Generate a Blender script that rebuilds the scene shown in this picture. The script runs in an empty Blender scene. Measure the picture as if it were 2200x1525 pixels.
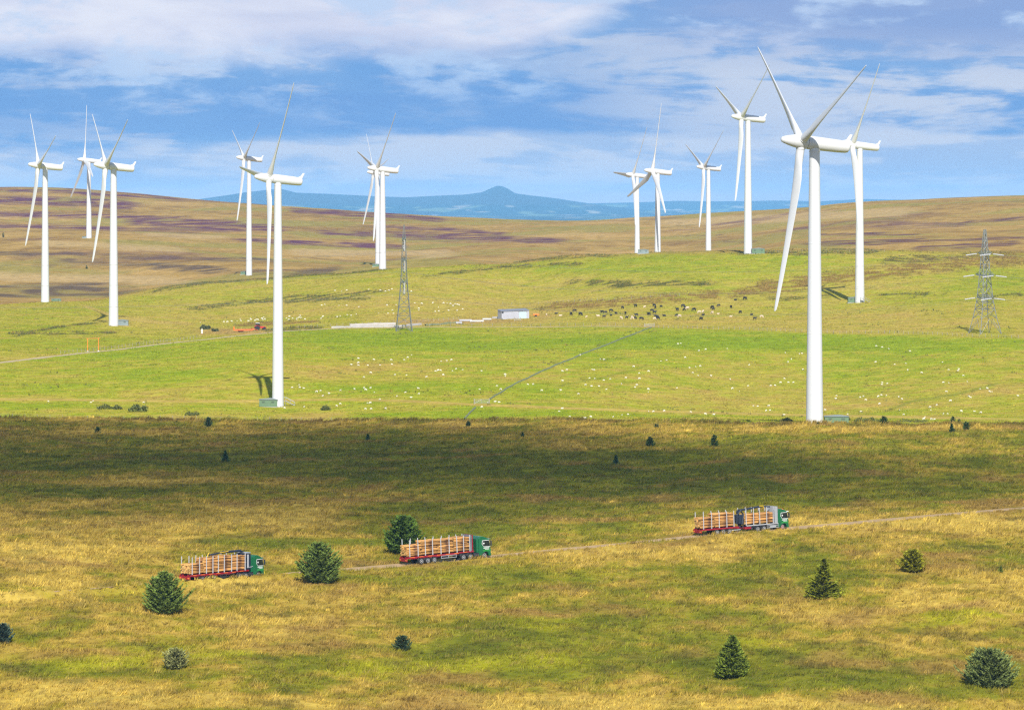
import bpy, math, random
import numpy as np
from mathutils import Vector, Matrix
R = math.radians
S = bpy.context.scene
COL = S.collection
rng = np.random.default_rng(11)
random.seed(11)

# ------------------------------------------------------------------ camera, light, exposure
F, HZ, ZC = 9000.0, 430.0, 80.0            # focal length in photo pixels, eye level row, camera height
cd = bpy.data.cameras.new("camera")
cd.sensor_width = 36.0
cd.lens = F / 2200.0 * 36.0
cd.shift_y = -(762.5 - HZ) / 2200.0
cd.clip_start, cd.clip_end = 5.0, 90000.0
cam = bpy.data.objects.new("camera", cd)
COL.objects.link(cam)
cam.location = (0, 0, ZC)
cam.rotation_euler = (R(90), 0, 0)
S.camera = cam

SUN_EL, SUN_AZ = R(37.0), math.atan2(0.10, -1.0)   # sun stands behind the camera, a little to the right
SDIR = Vector((math.cos(SUN_EL) * math.sin(SUN_AZ), math.cos(SUN_EL) * math.cos(SUN_AZ), math.sin(SUN_EL)))
sl = bpy.data.lights.new("sun", 'SUN')
sl.energy, sl.angle, sl.color = 4.6, R(0.5), (1.0, 0.955, 0.87)
so = bpy.data.objects.new("sun", sl)
COL.objects.link(so)
so.rotation_euler = SDIR.to_track_quat('Z', 'Y').to_euler()
so.location = (60, -300, 400)

S.view_settings.view_transform = 'Standard'
S.view_settings.look = 'None'
S.view_settings.exposure = 0.45
S.view_settings.gamma = 1.0
S.view_settings.use_curve_mapping = False
S.render.engine = 'CYCLES'
S.cycles.use_denoising = False
S.cycles.max_bounces = 5
S.cycles.diffuse_bounces = 2
S.cycles.volume_bounces = 0
S.cycles.transparent_max_bounces = 8
S.cycles.filter_width = 1.3

def srgb(r, g, b):
    f = lambda c: (c / 255.0) / 12.92 if c <= 10 else ((c / 255.0 + 0.055) / 1.055) ** 2.4
    return (f(r), f(g), f(b))

class NT:
    """small helper around a node tree"""
    def __init__(s, tree):
        s.t = tree; s.n = tree.nodes; s.l = tree.links
    def new(s, kind, **kw):
        nd = s.n.new(kind)
        for k, v in kw.items(): setattr(nd, k, v)
        return nd
    def put(s, sock, v):
        if isinstance(v, bpy.types.NodeSocket): s.l.new(v, sock)
        else: sock.default_value = v
    def math(s, op, a, b=0.0, c=None, clamp=False):
        nd = s.new('ShaderNodeMath', operation=op); nd.use_clamp = clamp
        s.put(nd.inputs[0], a); s.put(nd.inputs[1], b)
        if c is not None: s.put(nd.inputs[2], c)
        return nd.outputs[0]
    def smooth(s, x, a, b):
        nd = s.new('ShaderNodeMapRange', interpolation_type='SMOOTHSTEP')
        s.put(nd.inputs[0], x); nd.inputs[1].default_value = a; nd.inputs[2].default_value = b
        return nd.outputs[0]
    def mix(s, fac, a, b, mode='MIX'):
        nd = s.new('ShaderNodeMix', data_type='RGBA', blend_type=mode)
        s.put(nd.inputs[0], fac)
        s.put(nd.inputs[6], a if isinstance(a, bpy.types.NodeSocket) else (*a, 1))
        s.put(nd.inputs[7], b if isinstance(b, bpy.types.NodeSocket) else (*b, 1))
        return nd.outputs[2]
    def noise(s, vec, scale, detail=4, rough=0.55, dist=0.0):
        nd = s.new('ShaderNodeTexNoise')
        s.put(nd.inputs['Vector'], vec); nd.inputs['Scale'].default_value = scale
        nd.inputs['Detail'].default_value = detail; nd.inputs['Roughness'].default_value = rough
        nd.inputs['Distortion'].default_value = dist
        return nd.outputs[0]
    def comb(s, x, y, z):
        nd = s.new('ShaderNodeCombineXYZ')
        s.put(nd.inputs[0], x); s.put(nd.inputs[1], y); s.put(nd.inputs[2], z)
        return nd.outputs[0]

# ------------------------------------------------------------------ world: sky texture under layers of cloud
SKY_STRENGTH = 0.1
def make_world():
    w = bpy.data.worlds.new("World"); S.world = w; w.use_nodes = True
    w.node_tree.nodes.clear()
    N = NT(w.node_tree)
    out = N.new('ShaderNodeOutputWorld'); bg = N.new('ShaderNodeBackground')
    bg.inputs[1].default_value = SKY_STRENGTH
    N.l.new(bg.outputs[0], out.inputs[0])
    sky = N.new('ShaderNodeTexSky', sky_type='NISHITA')
    sky.sun_disc = False; sky.sun_elevation = SUN_EL; sky.sun_rotation = SUN_AZ % (2 * math.pi)
    sky.air_density = 1.0; sky.dust_density = 0.4; sky.ozone_density = 2.0
    tc = N.new('ShaderNodeTexCoord'); sp = N.new('ShaderNodeSeparateXYZ')
    N.l.new(tc.outputs['Generated'], sp.inputs[0])
    x, y, z = sp.outputs
    X = N.math('MULTIPLY', x, 9.0)            # one unit = 1000 photo pixels of angle
    Y = N.math('MULTIPLY', y, 9.0)
    Z = N.math('MULTIPLY', z, 9.0)
    p1 = N.comb(X, Y, N.math('MULTIPLY', Z, 3.2))
    p2 = N.comb(N.math('ADD', X, N.math('MULTIPLY', Z, 1.3)), Y, N.math('MULTIPLY', Z, 7.0))
    nA = N.noise(p1, 1.7, 7, 0.55, 0.3)       # big billows
    nB = N.noise(p2, 2.2, 6, 0.58, 0.35)      # long streaks
    nC = N.noise(p1, 5.5, 6, 0.6, 0.2)        # wisps
    dA = N.math('SUBTRACT', nA, 0.5); dB = N.math('SUBTRACT', nB, 0.5); dC = N.math('SUBTRACT', nC, 0.5)
    k = 1.0 / SKY_STRENGTH / (2 ** S.view_settings.exposure)
    C = lambda r, g, b, m=1.0: tuple(c * k * m for c in srgb(r, g, b))
    zz = N.math('ADD', Z, N.math('ADD', N.math('MULTIPLY', dA, 0.10), N.math('MULTIPLY', dB, 0.07)))
    # blue between the clouds: the sky texture veiled by distant shaded stratus
    deep = N.mix(0.90, sky.outputs[0], C(72, 140, 216)); midb = C(128, 172, 224); pale = C(204, 213, 231, 1.0); lav = C(212, 217, 238); white = C(230, 233, 246); grey = C(142, 168, 216)
    band = N.math('MULTIPLY', N.smooth(zz, 0.115, 0.160), N.math('SUBTRACT', 1.0, N.smooth(zz, 0.20, 0.30)))
    wx = N.math('MULTIPLY_ADD', N.math('MULTIPLY', N.smooth(X, -0.75, -0.2), N.math('SUBTRACT', 1.0, N.smooth(X, 0.15, 0.5))), 0.52, 0.52)
    bm = N.math('MULTIPLY', N.math('MULTIPLY', band, wx), N.math('MULTIPLY_ADD', N.smooth(nB, 0.62, 0.38), 0.55, 0.60), clamp=True)
    c = N.mix(N.math('MULTIPLY', N.smooth(N.math('ADD', nB, N.math('MULTIPLY', dC, 0.6)), 0.46, 0.60), 0.75), midb, pale)
    c = N.mix(N.math('MULTIPLY', N.smooth(nA, 0.56, 0.42), 0.5), c, C(102, 157, 220))
    c = N.mix(bm, c, deep)
    # the pale low bank: its crisp top lies lower to the left
    top = N.math('MULTIPLY_ADD', N.smooth(X, -0.75, -0.25), 0.035, 0.115)
    low = N.math('SUBTRACT', N.math('ADD', top, N.math('MULTIPLY', dA, 0.12)), Z)
    lowm = N.math('MULTIPLY', N.smooth(low, -0.006, 0.018), N.math('MULTIPLY_ADD', N.smooth(N.math('ADD', nB, N.math('MULTIPLY', dC, 0.5)), 0.40, 0.56), 0.46, 0.50))
    c = N.mix(lowm, c, pale)
    c = N.mix(N.math('MULTIPLY', N.smooth(Z, 0.06, 0.0), 0.65), c, C(226, 210, 202, 1.0))
    # streaks on the right and middle heights
    rt = N.math('MULTIPLY', N.smooth(X, -0.1, 0.55), N.smooth(zz, 0.06, 0.20))
    c = N.mix(N.math('MULTIPLY', rt, N.math('MULTIPLY', N.smooth(N.math('ADD', nB, N.math('MULTIPLY', dC, 0.4)), 0.40, 0.58), 0.9)), c, pale)
    # grey-blue mass, upper right
    gm = N.math('MULTIPLY', N.smooth(X, 0.05, 0.55), N.smooth(zz, 0.26, 0.40))
    c = N.mix(N.math('MULTIPLY', gm, 0.95), c, grey)
    c = N.mix(N.math('MULTIPLY', gm, N.math('MULTIPLY', N.smooth(nC, 0.54, 0.74), 0.7)), c, lav)
    # bright lavender bank, upper left; its lower edge climbs out of the frame right of the middle
    edge = N.math('MULTIPLY_ADD', N.smooth(X, 0.0, 0.36), 0.17, 0.305)
    bank = N.math('SUBTRACT', N.math('ADD', Z, N.math('ADD', N.math('MULTIPLY', dA, 0.16), N.math('MULTIPLY', dC, 0.07))), edge)
    body = N.mix(N.smooth(nA, 0.40, 0.60), lav, white)
    body = N.mix(N.math('MULTIPLY', N.smooth(nB, 0.5, 0.75), 0.45), body, C(188, 198, 228))
    c = N.mix(N.smooth(bank, -0.045, 0.055), c, body)
    # fringe of half lit cloud below the bank
    fr = N.math('MULTIPLY', N.math('MULTIPLY', N.smooth(bank, -0.15, -0.03), N.smooth(nC, 0.47, 0.66)), 0.75)
    c = N.mix(fr, c, C(188, 212, 243))
    # higher up: broken white cloud over the open sky
    zr = N.math('ABSOLUTE', z)
    open_ = N.math('MULTIPLY', N.smooth(zr, 0.07, 0.16), 1.0)
    hc = N.noise(tc.outputs['Generated'], 3.0, 5, 0.6)
    high = N.mix(N.math('MULTIPLY', N.smooth(hc, 0.47, 0.66), 0.75), sky.outputs[0], C(205, 212, 226))
    c = N.mix(open_, c, high)
    N.l.new(c, bg.inputs[0])
make_world()

# ------------------------------------------------------------------ materials
MATS = {}
def mat(name, col, rough=0.6, metal=0.0, var=0.0, scale=2.0, attr=None, spec=0.5, coat=0.0):
    """procedural Principled material; 'var' mottles it by noise, 'attr' multiplies a colour attribute"""
    if name in MATS: return MATS[name]
    m = bpy.data.materials.new(name); m.use_nodes = True
    N = NT(m.node_tree); b = m.node_tree.nodes['Principled BSDF']
    b.inputs['Roughness'].default_value = rough; b.inputs['Metallic'].default_value = metal
    b.inputs['Specular IOR Level'].default_value = spec
    if coat: b.inputs['Coat Weight'].default_value = coat
    c = N.new('ShaderNodeRGB').outputs[0]; c.default_value = (*col, 1)
    if attr:
        a = N.new('ShaderNodeAttribute', attribute_name=attr)
        c = N.mix(1.0, c, a.outputs[0], 'MULTIPLY')
    if var:
        tc = N.new('ShaderNodeTexCoord')
        n = N.noise(tc.outputs['Object'], scale, 4, 0.6)
        f = N.math('MULTIPLY_ADD', n, 2 * var, 1 - var)
        vm = N.new('ShaderNodeVectorMath', operation='SCALE')
        N.l.new(c, vm.inputs[0]); N.l.new(f, vm.inputs['Scale'])
        c = vm.outputs[0]
    N.l.new(c, b.inputs['Base Color'])
    MATS[name] = m
    return m

# ------------------------------------------------------------------ mesh and object helpers
class MB:
    """collects faces and links them as ONE mesh object"""
    def __init__(s): s.v = []; s.f = []
    def add(s, vs, fs):
        o = len(s.v); s.v += [tuple(p) for p in vs]; s.f += [tuple(i + o for i in f) for f in fs]
    def box(s, x0, x1, y0, y1, z0, z1, taper=0.0):
        t = taper
        s.add([(x0, y0, z0), (x1, y0, z0), (x1, y1, z0), (x0, y1, z0),
               (x0 + t, y0 + t, z1), (x1 - t, y0 + t, z1), (x1 - t, y1 - t, z1), (x0 + t, y1 - t, z1)],
              [(3, 2, 1, 0), (4, 5, 6, 7), (0, 1, 5, 4), (1, 2, 6, 5), (2, 3, 7, 6), (3, 0, 4, 7)])
    def tube(s, pts, rad, n=8, cap=True):
        rings = []; pts = [Vector(p) for p in pts]
        up = None; vs = []; fs = []
        for i, p in enumerate(pts):
            d = (pts[min(i + 1, len(pts) - 1)] - pts[max(i - 1, 0)]).normalized()
            if up is None or abs(up.dot(d)) > 0.99:
                up = Vector((0, 0, 1)) if abs(d.z) < 0.9 else Vector((1, 0, 0))
            a = d.cross(up).normalized(); b = d.cross(a).normalized()
            r = rad[i] if isinstance(rad, (list, tuple)) else rad
            for k in range(n):
                t = 2 * math.pi * k / n
                vs.append(p + a * (r * math.cos(t)) + b * (r * math.sin(t)))
        for i in range(len(pts) - 1):
            for k in range(n):
                k2 = (k + 1) % n
                fs.append((i * n + k, i * n + k2, (i + 1) * n + k2, (i + 1) * n + k))
        if cap:
            fs.append(tuple(reversed(range(n)))); fs.append(tuple(range((len(pts) - 1) * n, len(pts) * n)))
        s.add(vs, fs)
    def prism(s, poly, y0, y1):
        """polygon in x,z pulled along y"""
        n = len(poly)
        vs = [(p[0], y0, p[1]) for p in poly] + [(p[0], y1, p[1]) for p in poly]
        fs = [tuple(range(n)), tuple(reversed(range(n, 2 * n)))]
        for i in range(n):
            j = (i + 1) % n
            fs.append((j, i, i + n, j + n))
        s.add(vs, fs)
    def build(s, name, m, parent=None, smooth=False, bevel=0.0):
        me = bpy.data.meshes.new(name)
        me.from_pydata(s.v, [], s.f); me.update()
        me.materials.append(m)
        if smooth:
            me.polygons.foreach_set('use_smooth', [True] * len(me.polygons)); me.set_sharp_from_angle(angle=R(32))
        o = bpy.data.objects.new(name, me); COL.objects.link(o)
        if parent: o.parent = parent
        if bevel:
            b = o.modifiers.new('bevel', 'BEVEL'); b.width = bevel; b.segments = 2; b.limit_method = 'ANGLE'
        return o

def fast_mesh(name, V, faces, m, n, col=None, smooth=False):
    """numpy vertices and faces of n corners, straight into a mesh"""
    me = bpy.data.meshes.new(name)
    nf = len(faces)
    me.vertices.add(len(V)); me.loops.add(nf * n); me.polygons.add(nf)
    me.vertices.foreach_set('co', np.ascontiguousarray(V, np.float32).ravel())
    me.loops.foreach_set('vertex_index', np.ascontiguousarray(faces, np.int32).ravel())
    me.polygons.foreach_set('loop_start', np.arange(0, nf * n, n, dtype=np.int32))
    if smooth: me.polygons.foreach_set('use_smooth', np.ones(nf, bool))
    if col is not None:
        at = me.color_attributes.new('col', 'FLOAT_COLOR', 'POINT')
        at.data.foreach_set('color', np.ascontiguousarray(col, np.float32).ravel())
    me.update(calc_edges=True); me.materials.append(m)
    return me

def tag(o, label, cat, group=None, kind=None):
    o['label'] = label; o['category'] = cat
    if group: o['group'] = group
    if kind: o['kind'] = kind
    return o
def link(me, name, parent=None):
    o = bpy.data.objects.new(name, me); COL.objects.link(o)
    if parent: o.parent = parent
    return o
def thing(name, label, cat, loc=(0, 0, 0), rz=0.0, group=None):
    o = bpy.data.objects.new(name, None); COL.objects.link(o)
    o.location = loc; o.rotation_euler = (0, 0, rz); o.empty_display_size = 1.0
    return tag(o, label, cat, group)

# ------------------------------------------------------------------ noise in numpy
_perm = np.random.default_rng(5).permutation(4096)
_grad = np.random.default_rng(6).uniform(0, 2 * np.pi, 4096)
def gnoise(x, y):
    xi = np.floor(x).astype(np.int64); yi = np.floor(y).astype(np.int64)
    fx = x - xi; fy = y - yi
    u = fx * fx * fx * (fx * (fx * 6 - 15) + 10); v = fy * fy * fy * (fy * (fy * 6 - 15) + 10)
    def g(ix, iy, dx, dy):
        a = _grad[_perm[(_perm[ix & 4095] + iy) & 4095]]
        return np.cos(a) * dx + np.sin(a) * dy
    a = g(xi, yi, fx, fy); b = g(xi + 1, yi, fx - 1, fy)
    c = g(xi, yi + 1, fx, fy - 1); d = g(xi + 1, yi + 1, fx - 1, fy - 1)
    return (a + u * (b - a)) * (1 - v) + (c + u * (d - c)) * v
def fbm(x, y, s, octv=3, gain=0.5, off=0.0):
    t = 0; a = 1.0; x = x / s + off; y = y / s + off * 1.7
    for _ in range(octv):
        t = t + a * gnoise(x, y); a *= gain; x = x * 2.03 + 11.3; y = y * 2.03 + 5.1
    return t * 1.4
def sst(x, a, b):
    t = np.clip((x - a) / (b - a), 0, 1); return t * t * (3 - 2 * t)

# ------------------------------------------------------------------ terrain: surveyed points (bearing, dip below eye level, distance) joined by a smooth surface
CP=[ # u,v,D
(-600,1900,425),(0,1900,430),(1100,1900,430),(2200,1900,440),(2800,1900,445),
(-600,1530,552),(0,1525,555),(1100,1525,560),(2200,1525,570),(2800,1520,580),
(0,1400,595),(550,1390,600),(1100,1380,607),(1650,1370,615),(2200,1350,625),
(-600,1320,612),(0,1275,640),(250,1262,655),(480,1243,675),(720,1224,689),(960,1203,703),(1280,1172,718),(1590,1142,730),(2000,1108,752),(2200,1092,765),(2800,1050,800),
(0,1080,790),(500,1085,785),(1100,1065,800),(1700,1050,815),(2200,1030,835),
(0,980,950),(700,975,945),(1400,970,915),(2000,955,910),
(-600,895,1115),(0,900,1110),(350,904,1110),(600,905,1108),(850,905,1085),(1050,905,1062),(1400,907,1015),(1750,908,985),(2000,911,980),(2200,914,975),(2800,920,975),
(-600,868,1185),(0,866,1185),(300,868,1182),(597,873,1180),(560,801,1270),(1000,868,1150),(1400,897,1105),(1400,882,1150),(1750,901,1105),(1750,888,1160),(2000,905,1070),(2200,904,1060),(2200,890,1110),
(1100,800,1290),(1400,800,1300),(1700,810,1310),(2200,820,1235),(-600,800,1330),
(0,778,1390),(200,756,1470),(450,727,1570),(600,712,1620),(720,706,1640),(900,704,1640),(1100,702,1630),(1360,702,1590),(1500,706,1560),(1700,712,1520),(2000,719,1475),(2200,727,1445),(2800,740,1440),(-600,800,1330),
(1100,760,1400),(700,760,1400),(1700,760,1410),(2150,770,1330),
(244,700,1720),(1847,650,1746),(97,650,1997),(0,690,1760),(1100,681,1720),(1400,668,1740),(900,655,1830),(1150,620,1960),(600,642,1960),(400,655,1930),(1600,618,1850),(1780,612,1840),(2000,640,1730),(2150,600,1840),(2200,570,1960),(217,676,1810),
(440,607,2120),(640,592,2140),(830,582,2160),(1000,569,2120),(1200,554,2070),(1400,547,2035),(1607,545,1993),(1750,540,2000),(1900,540,2010),(2050,543,2030),(2200,545,2050),(0,655,2010),(200,646,2040),(310,625,2085),(-600,640,2050),(2800,545,2080),
]
ZP=[ # u,D,zrel (hidden or far)
(0,2300,-59),(200,2350,-57),(440,2350,-53),(640,2400,-52),(1000,2380,-47),(1200,2350,-44),(1750,2330,-36),(2000,2330,-33),(2200,2350,-32),(2800,2400,-30),(-600,2350,-57),
]
CP2=[(535,594,2600),(0,640,2560),(250,640,2560),(0,600,2760),(200,575,2900),(191,513,3200),(0,520,3200),(0,470,3900),(300,470,3950),(500,520,3300),(800,520,3500),
(822,603,2233),(812,572,2990),(1413,590,2467),(1522,568,2778),(1369,563,2990),
(1100,545,2980),(1100,515,3500),(1350,530,3250),(1500,505,3500),(1800,500,3100),(2000,500,2950),(2200,480,3100),(2000,530,2550),(2200,530,2500),(1650,535,2650),(900,560,2700),
(-600,390,4700),(0,403,4700),(140,405,4700),(250,412,4700),(430,429,4600),(640,444,4500),(850,461,4400),(1000,470,4350),(1100,473,4300),(1250,474,4300),(1400,467,4300),(1600,456,4200),(1800,439,4000),(2000,429,3950),(2200,420,3900),(2800,400,3900)]
pts=[];zs=[]
for u,v,D in CP+CP2:
    pts.append((u,D)); zs.append(-(v-HZ)/F*D)
for u,D,z in ZP: pts.append((u,D)); zs.append(z)
for u,v,D in CP2[-15:]:
    z=-(v-HZ)/F*D
    pts.append((u,D+450)); zs.append(z-14); pts.append((u,D+1100)); zs.append(z*0.5-60); pts.append((u,6800)); zs.append(-115)
pts=np.array(pts,float);zs=np.array(zs)
# dedupe
_,ix=np.unique(pts.round(1),axis=0,return_index=True); pts=pts[ix]; zs=zs[ix]
def feat(u,D): return np.stack([(np.asarray(u)-1100)/1100*0.55, np.log(np.asarray(D))],-1)
def K(r2): return 0.5*r2*np.log(r2+1e-12)
A=feat(pts[:,0],pts[:,1]); n=len(A)
M=np.zeros((n+3,n+3)); d2=((A[:,None]-A[None])**2).sum(-1); M[:n,:n]=K(d2)+np.eye(n)*2e-5
M[:n,n]=1;M[:n,n+1:]=A;M[n,:n]=1;M[n+1:,:n]=A.T
W=np.linalg.solve(M,np.concatenate([zs,[0,0,0]]))
def zrel(u,D):
    f=feat(u,D).reshape(-1,2); out=np.empty(len(f))
    for i in range(0,len(f),20000):
        g=f[i:i+20000]; d=((g[:,None]-A[None])**2).sum(-1)
        out[i:i+20000]=K(d)@W[:n]+W[n]+g@W[n+1:]
    return out.reshape(np.shape(u))

def poly(pts, u):
    a = np.array(pts, float); return np.interp(u, a[:, 0], a[:, 1])
def base_ground(us, vs):
    """first meeting of the sight line (u, v) with the smooth surface -> x, y"""
    us = np.atleast_1d(np.asarray(us, float)); vs = np.atleast_1d(np.asarray(vs, float))
    Ds = np.geomspace(425, 5200, 700)
    out = np.empty(len(us))
    for i, (u, v) in enumerate(zip(us, vs)):
        vp = HZ - zrel(np.full(len(Ds), u), Ds) * F / Ds
        k = np.argmax(vp <= v)
        if k == 0: out[i] = Ds[-1] if vp[0] > v else Ds[0]; continue
        t = (vp[k - 1] - v) / max(vp[k - 1] - vp[k], 1e-6)
        out[i] = Ds[k - 1] + t * (Ds[k] - Ds[k - 1])
    return out
ROAD_PX = [(-500, 1320), (-100, 1292), (150, 1273), (320, 1259), (480, 1245), (640, 1232), (800, 1219), (960, 1205), (1120, 1190), (1280, 1174), (1440, 1158), (1600, 1143), (1760, 1129), (1900, 1117), (2020, 1107), (2200, 1092), (2500, 1072), (2800, 1052)]
TRACK_PX = [(-500, 820), (-200, 798), (0, 779), (200, 756), (330, 741), (450, 728), (540, 718), (620, 711), (720, 706.5), (900, 704), (1100, 702), (1250, 701.5), (1385, 702)]
EDGE_PX = [(-700, 895), (0, 899), (350, 903.5), (600, 906), (850, 906), (1050, 906), (1250, 906), (1450, 907), (1750, 910), (2000, 913), (2200, 916), (2900, 922)]
FIELD_PX = TRACK_PX[:-1] + [(1385, 703), (1500, 707), (1700, 713), (2000, 720), (2200, 728), (2900, 745)]
def line_xy(px):
    u = np.array([p[0] for p in px], float); D = base_ground(u, [p[1] for p in px])
    return (u - 1100) / F * D, D
road_x, road_y = line_xy(ROAD_PX)
def dense(x, y, step):
    d = np.concatenate([[0], np.cumsum(np.hypot(np.diff(x), np.diff(y)))])
    s = np.arange(0, d[-1], step)
    k = np.ones(5) / 5
    X, Y = np.interp(s, d, x), np.interp(s, d, y)
    m = max(3, int(14 / step)) | 1
    k = np.hanning(m + 2)[1:-1]; k /= k.sum()
    pad = m // 2
    Xp = np.convolve(np.pad(X, pad, mode='reflect', reflect_type='odd'), k, 'valid')
    Yp = np.convolve(np.pad(Y, pad, mode='reflect', reflect_type='odd'), k, 'valid')
    return Xp, Yp
road_dx, road_dy = dense(road_x, road_y, 2.0)
track_x, track_y = line_xy(TRACK_PX)
track_dx, track_dy = dense(track_x, track_y, 4.0)
def along(x, dx, dy):                       # y of a left to right line at x
    return np.interp(x, dx, dy)
def road_dist(x, y):
    s = along(x, road_dx, road_dy)
    g = np.interp(x, road_dx, np.gradient(road_dy, road_dx))
    return np.abs(y - s) / np.sqrt(1 + g * g)
edge_u = np.array([p[0] for p in EDGE_PX], float); edge_D = base_ground(edge_u, [p[1] for p in EDGE_PX])
field_u = np.array([p[0] for p in FIELD_PX], float); field_D = base_ground(field_u, [p[1] for p in FIELD_PX])
CREST = [(-700, 2050), (0, 2010), (200, 2040), (310, 2085), (440, 2120), (640, 2140), (830, 2160), (1000, 2120), (1200, 2070), (1400, 2035), (1607, 2010), (1750, 2015), (1900, 2020), (2050, 2030), (2200, 2050), (2900, 2080)]
def edgeD(u): return np.interp(u, edge_u, edge_D)
def fieldD(u): return np.interp(u, field_u, field_D)
def crestD(u): return poly(CREST, u)

def disp(x, y, u):
    moor = 1 - sst(y - edgeD(u), -8, 8)
    far = sst(y - crestD(u), 0, 400)
    d = moor * (0.55 * fbm(x, y, 26, 2) + 0.30 * fbm(x, y, 7, 2, off=3.1))
    d = d * sst(road_dist(x, y), 2.5, 9) * sst(y, 430, 560)
    d = d + (1 - moor) * (1 - far) * 0.22 * fbm(x, y, 45, 2, off=7.7)
    d = d + far * 1.6 * fbm(x, y, 160, 3, off=2.2)
    sd = along(x, road_dx, road_dy) - y                  # raised verge on the near side of the road
    hb = np.interp(u, [-600, 730, 760, 850, 880, 1420, 1445, 1490, 1520, 1680, 1700, 1930, 1990, 2900], [1.5, .75, .12, .12, .4, .40, .25, .25, .4, .4, .10, .12, .2, .5])
    d = d + moor * hb * np.exp(-((sd - 3.9) / 1.5) ** 2) * (1 + .35 * fbm(x, y, 6, 2, off=83.))
    # a low bank and ditch where the moor meets the pasture
    e = y - edgeD(u)
    d = d + 0.55 * np.exp(-((e + 5) / 5.0) ** 2) - 0.3 * np.exp(-((e - 7) / 4.0) ** 2)
    return d
def gz(x, y):
    x = np.asarray(x, float); y = np.asarray(y, float); u = 1100 + F * x / y
    return ZC + zrel(u, y) + disp(x, y, u)
def ground_at(u, v):
    D = base_ground([u], [v])[0]; x = (u - 1100) / F * D
    return Vector((x, D, float(gz(np.array([x]), np.array([D]))[0])))
def ground_many(uv):
    uv = np.array(uv, float); D = base_ground(uv[:, 0], uv[:, 1]); x = (uv[:, 0] - 1100) / F * D
    return np.stack([x, D, gz(x, D)], 1)

# ------------------------------------------------------------------ what grows where
def blobs(u, v, lst):
    t = 0
    for bu, bv, ru, rv, w in lst:
        t = t + w * np.exp(-(((u - bu) / ru) ** 2 + ((v - bv) / rv) ** 2))
    return t
def stroke(u, v, pts, wid, soft=0.6):
    c = poly(pts, u); a, b = pts[0][0], pts[-1][0]
    ends = sst(u, a - 5, a + (b - a) * 0.12) * (1 - sst(u, b - (b - a) * 0.12, b + 5))
    w = wid * (0.25 + 0.75 * ends)
    return ends * (1 - sst(np.abs(v - c), w * (1 - soft), w * (1 + soft)))
def ramp(t, stops):
    xs = [s[0] for s in stops]
    return np.stack([np.interp(t, xs, [s[1][k] for s in stops]) for k in range(3)], -1)
def mixc(a, b, m): return a + (np.asarray(b, float) - a) * np.clip(m, 0, 1)[:, None]

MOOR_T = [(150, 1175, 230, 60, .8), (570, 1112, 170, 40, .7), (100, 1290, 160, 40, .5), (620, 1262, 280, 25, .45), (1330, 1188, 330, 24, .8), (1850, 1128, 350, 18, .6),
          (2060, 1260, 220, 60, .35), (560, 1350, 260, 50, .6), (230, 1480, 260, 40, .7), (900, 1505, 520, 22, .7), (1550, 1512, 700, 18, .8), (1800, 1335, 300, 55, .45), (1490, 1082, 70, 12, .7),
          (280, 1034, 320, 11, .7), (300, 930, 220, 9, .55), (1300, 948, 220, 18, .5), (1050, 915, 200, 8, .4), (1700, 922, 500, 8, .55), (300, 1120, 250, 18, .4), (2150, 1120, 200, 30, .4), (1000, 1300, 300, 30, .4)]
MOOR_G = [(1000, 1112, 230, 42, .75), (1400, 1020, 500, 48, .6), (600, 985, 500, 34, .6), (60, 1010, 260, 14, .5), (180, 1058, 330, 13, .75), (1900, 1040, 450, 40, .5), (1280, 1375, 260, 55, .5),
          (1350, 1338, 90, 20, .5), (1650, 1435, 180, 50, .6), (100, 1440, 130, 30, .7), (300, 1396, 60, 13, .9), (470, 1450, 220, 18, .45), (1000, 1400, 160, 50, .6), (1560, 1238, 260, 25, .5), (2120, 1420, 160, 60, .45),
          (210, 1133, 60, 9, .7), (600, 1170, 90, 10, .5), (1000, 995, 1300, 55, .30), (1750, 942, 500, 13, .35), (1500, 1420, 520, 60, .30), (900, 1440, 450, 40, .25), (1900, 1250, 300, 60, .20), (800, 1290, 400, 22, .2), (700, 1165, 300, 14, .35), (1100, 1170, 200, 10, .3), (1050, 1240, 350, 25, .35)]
def moor_colour(x, y, u, v):
    s = 0.34 * fbm(x, y, 48, 3) + 0.62 * fbm(x, y, 16, 3, off=4.4) + 0.50 * fbm(x, y, 4.5, 2, off=9.1)
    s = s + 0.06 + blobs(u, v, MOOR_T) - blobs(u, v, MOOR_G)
    c = ramp(s, [(-1.0, (.098, .112, .020)), (-.5, (.155, .160, .024)), (-.15, (.205, .188, .030)), (.15, (.285, .215, .050)), (.45, (.380, .262, .080)), (.9, (.490, .350, .120))])
    yg = sst(fbm(x, y, 30, 3, off=15.2), .18, .75) * sst(v, 1150, 1330)
    c = mixc(c, (.320, .300, .026), .8 * yg * (1 - sst(s, .1, .7)))
    br = sst(fbm(x, y, 20, 3, off=21.0), .2, .8)
    c = mixc(c, (.265, .162, .078), .8 * br)
    wet = sst(fbm(x, y, 12, 3, off=31.0), .38, .8)
    c = mixc(c, (.090, .082, .036), .6 * wet)
    return c
GREEN_T = [(760, 795, 160, 18, .8), (1560, 858, 170, 20, .6), (690, 893, 70, 10, .8), (1750, 876, 120, 10, .5), (1330, 850, 120, 14, .4), (2080, 830, 150, 20, .5), (350, 850, 300, 12, .3), (100, 880, 300, 6, .2), (1900, 870, 200, 12, .35), (1150, 800, 120, 25, .25)]
GREEN_G = [(900, 735, 420, 22, .8), (1550, 735, 330, 22, .8), (1900, 745, 250, 20, .6), (350, 800, 120, 14, .5), (900, 830, 250, 12, .5), (880, 890, 160, 9, .6), (1150, 888, 200, 8, .5), (1010, 870, 40, 10, .4), (300, 760, 200, 14, .4), (80, 872, 110, 6, .7)]
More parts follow.
